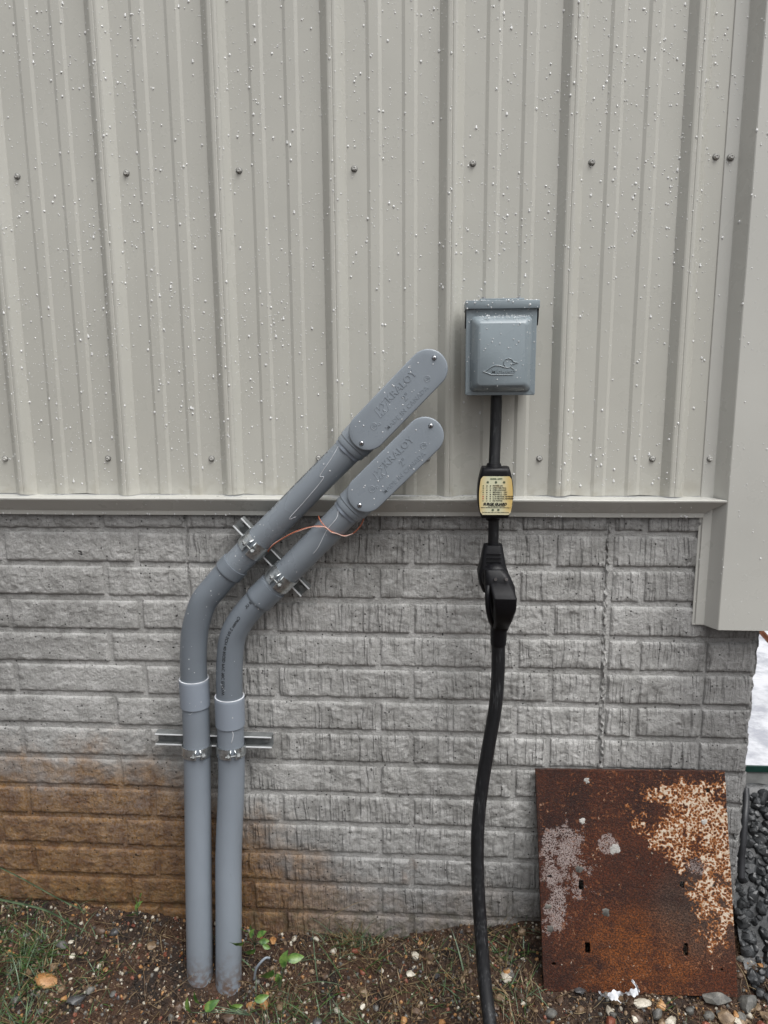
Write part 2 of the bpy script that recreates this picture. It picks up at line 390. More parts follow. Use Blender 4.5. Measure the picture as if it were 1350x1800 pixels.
def rrect(w, h, r, n=5):
    o = []
    for cx, cz, a0 in ((w / 2 - r, h / 2 - r, 0), (-w / 2 + r, h / 2 - r, 90), (-w / 2 + r, -h / 2 + r, 180), (w / 2 - r, -h / 2 + r, 270)):
        for k in range(n + 1):
            a = math.radians(a0 + 90 * k / n); o.append((cx + r * math.cos(a), cz + r * math.sin(a)))
    return np.array(o)
def txt(body, size, ext=0, align='LEFT', shear=0, bold=0, space=1):
    c = bpy.data.curves.new('t', 'FONT'); c.body = body; c.size = size; c.extrude = ext; c.align_x = align; c.shear = shear; c.offset = bold
    c.space_character = space; c.resolution_u = 3
    o = bpy.data.objects.new('t', c); COL.objects.link(o)
    dg = bpy.context.evaluated_depsgraph_get(); me = bpy.data.meshes.new_from_object(o.evaluated_get(dg))
    bpy.data.objects.remove(o); bpy.data.curves.remove(c)
    vs = np.array([v.co for v in me.vertices]).reshape(-1, 3); fs = [tuple(p.vertices) for p in me.polygons]; bpy.data.meshes.remove(me)
    return vs, fs
def basis(o, ex, ey, ez, vs):
    return np.array(o) + vs[:, :1] * np.array(ex) + vs[:, 1:2] * np.array(ey) + vs[:, 2:3] * np.array(ez)
def ico(sub):
    bm = bmesh.new(); bmesh.ops.create_icosphere(bm, subdivisions=sub, radius=1)
    vs = np.array([v.co for v in bm.verts]); fs = [tuple(v.index for v in f.verts) for f in bm.faces]; bm.free(); return vs, fs
ICO1, ICO2, ICO3 = ico(1), ico(2), ico(3)
def rotm(rx, ry, rz): 
    return np.array(Matrix.Rotation(rz, 3, 'Z') @ Matrix.Rotation(ry, 3, 'Y') @ Matrix.Rotation(rx, 3, 'X'))
def rockshape(base, seed, sharp=.35):
    vs, fs = base; r = random.Random(seed)
    v = vs * (1 + sharp * fbm(vs[:, 0] * 1.3 + seed * 3.1, vs[:, 1] * 1.3, vs[:, 2] * 1.3, 3, seed)[:, None])
    for k in range(7):      # cut flat facets
        d = np.array([r.gauss(0, 1) for _ in range(3)]); d /= np.linalg.norm(d); h = r.uniform(.55, .85)
        e = v @ d; v = v - np.outer(np.maximum(e - h, 0), d) * .85
    return v, fs
DV, DF = [], []     # drop: flattened half dome, apex towards +Z (local)
for j, (h, rr) in enumerate(((0, 1.0), (.36, .94), (.62, .66))):
    for k in range(8): DV.append((rr * math.cos(k * PI / 4), rr * math.sin(k * PI / 4), h))
DV.append((0, 0, .74)); DV = np.array(DV)
for j in range(2):
    for k in range(8): DF.append((j * 8 + k, j * 8 + (k + 1) % 8, j * 8 + 8 + (k + 1) % 8, j * 8 + 8 + k))
for k in range(8): DF.append((16 + k, 16 + (k + 1) % 8, 24))
def drop(mb, p, nrm, r, asp=1.0, h=1.0):
    n_ = np.array(nrm, float); n_ /= np.linalg.norm(n_)
    a = np.cross((0, 0, 1.0), n_) if abs(n_[2]) < .9 else np.array((1.0, 0, 0)); a /= np.linalg.norm(a); b = np.cross(n_, a)
    v = DV.copy(); sag = 1 + .25 * asp * (1 - v[:, 2]) * 0
    mb.add(np.array(p) + r * (np.outer(v[:, 0] * .95, a) + np.outer(v[:, 1] * asp, b) + np.outer(v[:, 2] * h, n_)), DF)
def dsize(): return min(.0024, .00052 * math.exp(abs(RNG.normal(0, .66))))

# ================================================================ METAL SIDING
W_, RIBH = .2286, .019
ZB, ZT = 1.0545, 3.2
# profile between one rib's right foot (x=0) and the next one's (x=W_)
PR = [(0, 0), (.002, 0), (.040, 0), (.0465, .0026), (.0640, .0026), (.0705, 0), (.109, 0), (.1155, .0026), (.1325, .0026), (.139, 0),
      (.179, 0), (.1810, .0001), (.1930, .0122), (.1958, .0148), (.1985, .0158), (.2035, .0160), (.2045, .0151), (.2060, .0151), (.2070, .0160), (.2110, .0160), (.2140, .0150), (.2165, .0128), (.2278, .0005)]
def prof(x):
    u = x % W_; xs = [p[0] for p in PR] + [W_]; ys = [p[1] for p in PR] + [0]
    y = np.interp(u, xs, ys); e = .0006
    g = (np.interp((u + e) % W_, xs, ys) - np.interp((u - e) % W_, xs, ys)) / (2 * e)
    return -y, (-g, -1.0, 0)
side = empty('metal_siding', (.4, 0, ZB), 'ribbed grey beige steel siding beaded with rain, above the concrete wall', 'siding')
TE = 1.1776
bounds = [-2 * 3 * W_ - .0, -3 * W_, 0, 3 * W_, TE + .035]
bounds = [-6 * W_ + .2286, -3 * W_ + .2286, .2286, 4 * W_, TE + .03]
for a, b in zip(bounds[:-1], bounds[1:]):
    mb = MB(); xs = []
    k = math.floor(a / W_ + 1e-6)
    while k * W_ < b:
        for x, y in PR:
            X = k * W_ + x
            if a - 1e-6 <= X <= b + 1e-6: xs.append((X, -y))
        k += 1
    xs.append((b, float(prof(b)[0])))
    if b > a + .1: xs.insert(0, (a - .0125, -.0130 - .0008)) if a < .23 and a > -2 else None
    zs = [ZB, ZB + .02, 1.2, 1.5, 1.9, 2.4, ZT]
    P = [[(x, y - (.0005 if i == 0 else 0), z + (.0012 * math.sin(x * 37) + .0008 * math.sin(x * 91) if i == 0 else 0)) for (x, y) in xs] for i, z in enumerate(zs)]
    mb.grid(P)
    P2 = [[(x, y + .0009, z) for (x, y) in xs] for z in (ZB + .0005, ZT)]
    mb.grid(P2, flip=True)
    mb.build('siding_panel', SID, side, sharp=14)
def hexscrew_mesh():
    a = MB(); L = []
    for y, r in ((0, .0046), (-.0010, .0048), (-.0012, .0036), (-.0046, .0035), (-.0052, .0030), (-.0052, .0020), (-.0042, .0018)):
        n = 24; hexr = lambda k: (1 / math.cos(((k * 360 / n + 30) % 60 - 30) * PI / 180)) if y <= -.0012 else 1.0
        L.append([(r * hexr(k) * math.cos(2 * PI * k / n), y - .0012, r * hexr(k) * math.sin(2 * PI * k / n)) for k in range(n)])
    a.loft(L, False, True); h = a.mesh('screw', True); h.set_sharp_from_angle(angle=math.radians(35)); h.materials.append(SCREWM)
    b = MB(); n = 24; b.loft([[(r * math.cos(2 * PI * k / n), y, r * math.sin(2 * PI * k / n)) for k in range(n)] for y, r in ((0, .0064), (-.0012, .0064), (-.0018, .0052))], False, True)
    w_ = b.mesh('washer', True); w_.materials.append(WASH); return h, w_
SCM, WAM = hexscrew_mesh()
def put_screw(parent, x, y, z, s=1.0):
    o = bpy.data.objects.new('screw', SCM); COL.objects.link(o); o.parent = parent; o.location = Vector((x, y, z)) - parent.location
    o.rotation_euler = (random.uniform(-.08, .08), random.uniform(0, 1), random.uniform(-.08, .08)); o.scale = (s, s, s)
    q = bpy.data.objects.new('washer', WAM); COL.objects.link(q); q.parent = o
scr = []
for k in range(-3, 6):
    x = k * W_ + .0182 + random.uniform(-.003, .003); scr.append((x, 1.703 + random.uniform(-.003, .003)))
for k in (-2, -1, 0, 1, 2, 3, 4, 5): scr.append((k * W_ - .0664 + random.uniform(-.002, .002), 1.132 + random.uniform(-.001, .001)))
q = at(1247, 806, 0); scr.append((q.x, q.z))
for x, z in scr: put_screw(side, x, float(prof(x)[0]), z)
# rain beads
def clustered(n, x0, x1, z0, z1, thr=.0):
    o = []
    while len(o) < n:
        x = RNG.uniform(x0, x1); z = RNG.uniform(z0, z1)
        d = float(fbm(x * 7, z * 7, 3.3, 2, 5)) * .8 + .55
        if RNG.random() < d: o.append((x, z))
    return o
mb = MB(); q0 = at(818, 530, 0); q1 = at(949, 700, 0)
for x, z in clustered(9000, -.5, TE - .004, ZB + .02, 2.15):
    y, nn = prof(x); inshadow = .70 < x < .90 and 1.06 < z < 1.44
    if inshadow and RNG.random() < .80: continue
    if .30 < x < .72 and z < 1.45 and (z - 1.07) < (x - .30) * 1.02 - .02 and RNG.random() < .85: continue
    r = dsize(); drop(mb, (x, float(y), z), nn, r, RNG.uniform(1.0, 1.25), RNG.uniform(.75, 1.1))
    if r > .0021 and RNG.random() < .25: drop(mb, (x + RNG.normal(0, .0002), float(y), z + r * 1.1), nn, r * .7, 1.5, .8)
for k in range(0, 620):       # beads gathered along the rib shoulders
    kk = RNG.integers(-2, 6); x = kk * W_ - RNG.choice([.0245, .013, .002, .047]) + RNG.normal(0, .0008); z = RNG.uniform(ZB + .02, 2.1)
    if x > TE - .004 or (.55 < x < .85 and z < 1.2): continue
    y, nn = prof(x); drop(mb, (x, float(y), z), nn, dsize() * .9, 1.1)
tag(mb.build('water_drops', DROP, side), kind='stuff')
# ================================================================ BASE TRIM and CORNER TRIM
XF = 1.2195      # where the corner trim's face starts
ldg = -.0355
bp = [(.006, 1.0535), (ldg + .0015, 1.0508), (ldg, 1.0498), (ldg + .0004, 1.0470), (-.0105, 1.0215), (-.0085, 1.0195), (-.0080, 1.0105), (-.0062, 1.0100), (-.0060, 1.020)]
def xe(y):      # mitred right end
    return 1.1840 + (XF - 1.1840) * min(1, max(0, (-y - .008) / (.0355 - .008)))
mb = MB(); xs = np.concatenate([np.linspace(-1.2, .2, 12), np.linspace(.25, 1.16, 30)]); P = []
for (y, z) in bp:
    row = [(x, y + .0004 * math.sin(x * 23 + z * 90), z + .0005 * math.sin(x * 11)) for x in xs]; row.append((xe(y) - .0006, y, z)); P.append(row)
mb.grid(np.array(P), flip=True)
bt = mb.build('base_trim', TRIM, sharp=25)
tag(bt, 'long horizontal metal drip trim between ribbed siding and concrete wall', 'trim')
mb = MB()
for k in range(60):
    x = RNG.uniform(-.4, 1.17); drop(mb, (x, -.0088, 1.0125 + RNG.normal(0, .0008)), (0, -1, -.3), RNG.uniform(.0012, .0023), 1.2)
for k in range(70):
    x = RNG.uniform(-.4, 1.18); t = RNG.random(); drop(mb, (x, ldg + .0004 + t * .024, 1.047 - t * .025), (0, -1, -.95), RNG.uniform(.0005, .0014), 1.2)
tag(mb.build('water_drops', DROP, bt), kind='stuff')
mb = MB(); cp = [(TE, .0015), (TE, -.0016), (TE + .0010, -.0024), (1.2010, -.0050), (1.2020, -.0058), (XF - .0006, -.0342), (XF + .0012, -.0355), (1.3675, -.0365), (1.3695, -.0350), (1.3700, .20)]
zs = [.781, .80, 1.02, 1.0490, 1.0560, 1.3, 1.8, 2.4, 3.2]
P = [[((x + (.0062 if z < 1.04 and x < 1.18 else 0)), y - (.0022 if z < 1.04 and x < 1.203 else 0), z + (-.0015 * (y < -.03) if i == 0 else 0)) for (x, y) in cp] for i, z in enumerate(zs)]
mb.grid(P)
P = [[(x + .0004, y + .0012, z) for (x, y) in cp[1:]] for z in (.7812, 3.2)]; mb.grid(P, flip=True)
# bottom hem, a hair proud of the face
mb.grid([[(x - (.0004 if y > -.03 else 0), y - .0009, z) for (x, y) in cp[2:9]] for z in (.7796, .7832)])
ct = mb.build('corner_trim', TRIM, sharp=20)
tag(ct, 'tall folded metal corner trim at the right edge, hanging below the siding', 'trim')
q = at(1284, 277, -.003); put_screw(ct, q.x, -.0040, q.z, 1.05)
mb = MB()
for x, z in clustered(520, TE + .003, 1.36, .80, 2.1):
    y = float(np.interp(x, [c[0] for c in cp[1:9]], [c[1] for c in cp[1:9]])) - (.0022 if z < 1.04 and x < 1.203 else 0)
    if z < 1.1 and RNG.random() < .35: continue
    drop(mb, (x, y, z), (0, -1, 0) if not 1.202 < x < 1.219 else (-.85, -.5, 0), dsize() * 1.05, RNG.uniform(1, 1.4), .9)
tag(mb.build('water_drops', DROP, ct), kind='stuff')
# ================================================================ CONCRETE WALL
wall = empty('concrete_wall', (.4, 0, -.15), 'grey cast concrete foundation wall with brick pattern below the metal siding', 'wall')
XE = 1.312
mb = MB()
gx = np.arange(-1.5, XE + .001, .009); gz = np.arange(-.20, 1.05, .009); X, Z = np.meshgrid(gx, gz)
Yv = .0052 + .0009 * fbm(X * 60, Z * 60, 0, 3, 11)
mb.grid(np.dstack([X, Yv, Z]))
mb.box(((-1.5 + XE) / 2, .13, .425), (XE + 1.5, .235, 1.25))
mb.build('mortar_face', MORT, wall)
Z0, CH, JT = .9787, .0768, .0105
S1, S2, S3 = .0955, 1.0020, 1.2140
def brick(x0, x1, z0, z1, seed):
    w, h = x1 - x0, z1 - z0
    n = max(3, int(w / .0042)); m_ = 16
    ex = np.concatenate([[0, .0012, .0036], np.linspace(.0075, w - .0075, n), [w - .0036, w - .0012, w]]) + x0
    ez = np.concatenate([[0, .0012, .0034], np.linspace(.0065, h - .0065, m_), [h - .0034, h - .0012, h]]) + z0
    X, Z = np.meshgrid(ex, ez)
    dx = np.minimum(X - x0, x1 - X); dz = np.minimum(Z - z0, z1 - Z); d = np.minimum(dx, dz)
    Y = np.interp(d, [0, .0012, .0036, .008], [.0085, .0034, .0010, 0])
    er = np.clip((.010 - d) / .010, 0, 1)
    rough = fbm(X * 70, Z * 85, .5, 4, 21) * .0022 + fbm(X * 120, Z * 150, .5, 2, 8) * .0024
    wx = X + .006 * fbm(X * 9, Z * 16, 2.2, 3, 33)
    rk = .65 * np.sin(wx * 2 * PI / .0125 + 3 * vn(X * 6, Z * 3, 1, 9)) + .6 * fbm(wx * 70, Z * 6 + seed, 0, 2, 44); rk = rk * np.clip(.55 + fbm(X * 12, Z * 14, 3, 2, 17) * 1.6, 0, 1.2)
    mk = np.clip(fbm(X * 3.2, Z * 3.0, 9.1, 2, 55) * 1.6 + (.62 if X.mean() > .09 else -.35), 0, 1)
    Yr = rough * (1.05 - .72 * mk) + rk * .0012 * mk
    chip = np.clip(fbm(X * 42, Z * 42, 4.4, 3, 66) - .42, 0, 1) * .012
    Y = Y + (Yr + chip) * np.clip(d / .003, 0, 1) + fbm(X * 120, Z * 120, 1, 2, 77) * .0012 * er
    X = X + fbm(X * 40, Z * 60, 0, 2, 88) * .0013 * np.clip((.012 - dx) / .012, 0, 1)
    Z = Z + fbm(X * 45, Z * 3, 0, 3, 99) * .0016 * np.clip((.012 - dz) / .012, 0, 1) + .0012 * math.sin(seed * 1.7) 
    mb = MB(); mb.grid(np.dstack([X, Y + .0008 * math.sin(seed * 2.3), Z]))
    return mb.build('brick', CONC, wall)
cnt = 0
for k in range(0, 15):
    z1 = (Z0 - (k - 1) * CH - JT) if k else 1.022
    z0 = Z0 - k * CH
    st = -.019 if k % 2 else -.093
    js = [st + .302 * i for i in range(-4, 5)]
    for (a, b, e0, e1) in ((-1.30, S1, .0, .0015), (S1, S2, .0015, .007), (S2, S3, .007, .0012), (S3, XE + .004, .0012, 0)):
        if a == S2: cuts = [] if k % 2 else [1.072]
        elif a == S3: cuts = []
        else: cuts = [j for j in js if a + .02 < j < b - .02]
        edges = [a] + cuts + [b]
        for i in range(len(edges) - 1):
            xa = edges[i] + (e0 if i == 0 else .0048); xb = edges[i + 1] - (e1 if i == len(edges) - 2 else .0048)
            if xb - xa > .012: brick(xa, xb, z0, z1, cnt); cnt += 1
# rough cement bleed along the form seam, and a thin one at the left
for sx, hw, pr, s0 in ((S2 + .001, .0065, .0055, 3), (S1, .0022, .0035, 9)):
    mb = MB(); gz = np.arange(-.15, 1.02, .0028); u = np.linspace(-1, 1, 9)
    U, Z = np.meshgrid(u, gz); cx = sx + .0045 * fbm(gz * 6, 0, 0, 2, s0)[:, None] - (Z - .5) * (.016 if hw > .004 else -.002)
    wv = hw * (1 + .5 * fbm(gz * 45, 3, 0, 3, s0))[:, None]
    Y = .007 - pr * np.maximum(0, 1 - U ** 2) * (1 + 2.6 * fbm(Z * 95, U * 2.6, 0, 4, s0 + 2))
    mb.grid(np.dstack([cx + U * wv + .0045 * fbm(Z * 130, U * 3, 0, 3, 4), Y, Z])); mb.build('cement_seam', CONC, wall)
# broken end of the wall
mb = MB(); gz = np.arange(-.15, .99, .0042); t = np.linspace(0, 1, 34)
T, Z = np.meshgrid(t, gz)
bx = np.interp(T, [0, .12, .3, 1], [XE - .012, XE + .002, XE + .008, XE + .009]); by = np.interp(T, [0, .12, .3, 1], [.007, .0015, .012, .22])
nn = fbm(Z * 38, T * 7, .3, 5, 61); n2 = fbm(Z * 110, T * 20, .7, 3, 62)
am = np.clip(T / .1, 0, 1)
bx = bx + am * (.017 * nn + .008 * n2 - .010 * np.clip(nn - .1, 0, 1)); by = by + .006 * n2 * am + np.clip(nn, 0, 1) * .018 * (T < .3) * am
bx = bx + .008 * np.clip((Z - .55) / .4, 0, 1)
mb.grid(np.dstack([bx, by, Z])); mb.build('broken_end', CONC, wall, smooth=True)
# ================================================================ STRUT CHANNELS AND CLAMPS
def unit(v): v = np.array(v, float); return v / np.linalg.norm(v)
def strut(name, A, B, label, hw=.0135, dp=.0215):
    A, B = np.array(A, float), np.array(B, float); t = unit(B - A); v = np.array((0, -1.0, 0)); u = np.cross(v, t); u = u if u[2] > 0 else -u
    y0 = -.0005 ; th = .0021
    o = empty(name, Vector(A), label, 'strut channel', 'steel strut channels bolted to the wall')
    pf = [(-hw + .0030, dp - .0055), (-hw + .0030, dp), (-hw, dp), (-hw, 0), (hw, 0), (hw, dp), (hw - .0030, dp), (hw - .0030, dp - .0055)]
    pi = [(-hw + .0030 - .0012, dp - .0055), (-hw + .0030 - .0012, dp - th), (-hw + .0012, dp - th), (-hw + .0012, th), (hw - .0012, th), (hw - .0012, dp - th), (hw - .0030 + .0012, dp - th), (hw - .0030 + .0012, dp - .0055)]
    mb = MB(); loop = pf + pi[::-1]
    Ls = [[P + a * u + b * v + np.array((0, y0, 0)) for a, b in loop] for P in (A, B)]
    mb.grid(np.array(Ls), True)
    for e in (0, 1):
        k = mb.k; mb.add(Ls[e], [(i, i + 1, 14 - i, 15 - i) for i in range(7)])
    mb.build('channel', GALVD, o, smooth=False)
    for sg in (1, -1):
        mb = MB(); c = (A + B) / 2 + u * sg * (hw - .0016) + v * (dp + .0004) + np.array((0, y0, 0)); mb.box(c, (np.linalg.norm(B - A), .0032, .0018), np.array([t, u, v]).T, bev=.0006); mb.build('lip', LIPM, o, smooth=False)
    L = np.linalg.norm(B - A)
    for s in (.012, L - .014):
        mb = MB(); c = A + t * s + v * .0024 + np.array((0, y0, 0)); mb.cyl(c, c + v * .003, .0085, 20); mb.cyl(c + v * .003, c + v * .010, .0048, 6)
        mb.build('anchor_bolt', GALVD, o, sharp=30)
    return o
q = lambda x, y, Y=-.022: at(x, y, Y)
strut('strut_channel', q(279, 1291), q(481, 1297), 'short horizontal galvanised strut channel behind both conduits low on the wall')
strut('strut_channel', q(421.5, 914), q(539.5, 1037), 'short diagonal galvanised strut channel just below the metal trim')
def clamp(c, axis, R, gap, label, width=.029):
    """two half straps round the pipe, ears and bolt towards the viewer"""
    c = np.array(c, float); ax = unit(axis); f = np.array((0, -1.0, 0)); f = unit(f - ax * (f @ ax)); s = np.cross(ax, f)   # s: sideways
    o = empty('pipe_clamp', Vector(c), label, 'clamp', 'galvanised clamps holding the conduits')
    th = .0017; G = math.radians(gap); hg = math.radians(10)
    for sg in (1, -1):
        mb = MB(); rows = []
        angs = np.linspace(G + sg * hg, sg * math.radians(158), 22)
        pts = []      # (pos, normal)
        a0 = angs[0]; rad = math.cos(a0) * f + math.sin(a0) * s
        tang = (-math.sin(a0) * f + math.cos(a0) * s) * sg
        for e in (.0105, .005, .0): pts.append((c + rad * (R + .0010 + e) + 0 * tang, -tang))
        for a in angs:
            rad = math.cos(a) * f + math.sin(a) * s; pts.append((c + rad * (R + .0012), rad))
        # tail running into the channel
        a = angs[-1]; rad = math.cos(a) * f + math.sin(a) * s
        pts.append((c + rad * R + sg * s * .0040 - f * .006, sg * s)); pts.append((c + rad * R + sg * s * .0040 - f * .013, sg * s))
        n = len(pts)
        for i, (p, nn) in enumerate(pts):
            wv = width / 2 * (.62 if i < 2 else 1.0)
            nn = unit(nn)
            rows.append([p - ax * wv, p + ax * wv, p + ax * wv + nn * th, p - ax * wv + nn * th])
        mb.loft(rows); mb.build('strap', GALV, o, sharp=35)
    mb = MB(); rad = math.cos(G) * f + math.sin(G) * s; tg = -math.sin(G) * f + math.cos(G) * s
    pc = c + rad * (R + .0085)
    mb.cyl(pc - tg * .0165, pc + tg * .0150, .0023, 14); mb.build('bolt', GALVD, o, sharp=30)
    mb = MB(); mb.cyl(pc + tg * .0085, pc + tg * .0128, .0056, 6); mb.cyl(pc + tg * .0128, pc + tg * .0140, .0058, 14); mb.build('bolt_head', GALVD, o, sharp=30)
    mb = MB(); mb.cyl(pc - tg * .0125, pc - tg * .0085, .0052, 6); mb.build('nut', GALVD, o, sharp=30)
    return o
# ================================================================ CONDUITS
RP = .0284; RPL = .0292
def to3(pts): return np.array([at(x, y, Y) for x, y, Y in pts])
p1 = to3([(356, 1800, -.100), (352, 1725, -.094), (350, 1610, -.082), (348.5, 1500, -.068), (347.5, 1400, -.056), (346, 1310, -.0505), (344, 1250, -.0515), (341, 1192, -.0525),
          (340, 1150, -.053), (343.5, 1105, -.0535), (357, 1060, -.054), (378, 1032, -.0545), (399, 1008, -.055), (414, 992, -.0545), (448, 957, -.0560), (482, 923, -.061), (546, 858, -.068), (614, 790, -.075), (640, 764, -.077)])
p2 = to3([(402, 1800, -.104), (402, 1735, -.098), (402, 1600, -.082), (402, 1500, -.068), (406, 1400, -.056), (407, 1350, -.052), (405.5, 1290, -.0505), (403.5, 1223, -.0525),
          (403.5, 1170, -.053), (408, 1124, -.0535), (420, 1096, -.054), (437, 1073, -.0545), (452, 1057, -.055), (480, 1030, -.0545), (497, 1013, -.0560), (519, 991, -.061), (560, 950, -.067), (611, 898, -.075), (637, 872, -.077)])
def build_conduit(pts, label, kit):
    P = crom(pts, 12); fr = frames(P, (0, 1, 0)); o = empty('conduit', Vector(pts[1]), label, 'conduit', 'grey electrical conduits')
    ci, e0, b0, b1, hb = kit       # control indices: coupling start/end, bell start/end, hub
    I = lambda k: int(round(k * 12))
    def seg(name, a, b, r, mat, shape=None):
        idx = range(I(a), I(b) + 1); pp = [P[i] for i in idx]
        if shape: pp, rr = shape(pp)
        else: rr = [r] * len(pp)
        mb = MB(); mb.tube(pp, rr, 40, up=(0, 1, 0)); return mb.build(name, mat, o, sharp=40)
    seg('lower_pipe', 0, ci + .4, RPL, PVCW)
    def sh_c(pp):     # sleeve with rounded rims and a lip
        pp = list(pp); d0 = unit(pp[0] - pp[1]); d1 = unit(pp[-1] - pp[-2])
        a = [pp[0] - d0 * .0004, pp[0], pp[0] + d0 * -.0008] + pp[1:-1] + [pp[-1] - d1 * .0008, pp[-1], pp[-1] - d1 * .0006, pp[-1] - d1 * .004]
        r = [RP + .0002, RP + .0030, RP + .0037] + [RP + .0037] * len(pp[1:-1]) + [RP + .0037, RP + .0032, RP + .0014, RP - .0005]
        return a, r
    seg('coupling', ci, e0, 0, PVCL, sh_c)
    rim = MB(); i = I(e0); p, t, u, v = fr[i]; a = np.linspace(0, 2 * PI, 48, endpoint=False)
    rim.loft([[p + t * dt + r * (math.cos(k) * u + math.sin(k) * v) for k in a] for dt, r in ((-.0012, RP + .0031), (-.0002, RP + .0038), (.0007, RP + .0032), (.0007, RP + .0012), (-.002, RP + .0006))], False, False)
    rim.build('coupling_rim', DRY, o)
    seg('elbow', ci + .4, b0 + .35, RP + .0001, PVC)
    def sh_b(pp):
        d0 = unit(pp[0] - pp[1]); d1 = unit(pp[-1] - pp[-2]); n = len(pp)
        a = [pp[0] - d0 * .0002, pp[0] - d0 * .0030] + pp[2:-1] + [pp[-1], pp[-1] - d1 * .0004, pp[-1] - d1 * .004]
        r = [RP + .0001, RP + .0026] + [RP + .0030] * len(pp[2:-1]) + [RP + .0028, RP + .0012, RP - .0005]
        return a, r
    seg('bell', b0, b1, 0, PVC, sh_b)
    seg('upper_pipe', b1 - .5, len(pts) - 1, RP, PVCU)
    return o, P, fr
c1, P1, F1 = build_conduit(p1, 'left grey plastic conduit, bending up right to the higher oblong fitting', (6.15, 7, 12, 13.0, 17))
c2, P2, F2 = build_conduit(p2, 'right grey plastic conduit, bending up right to the lower oblong fitting', (6.25, 7, 12, 13.0, 17))
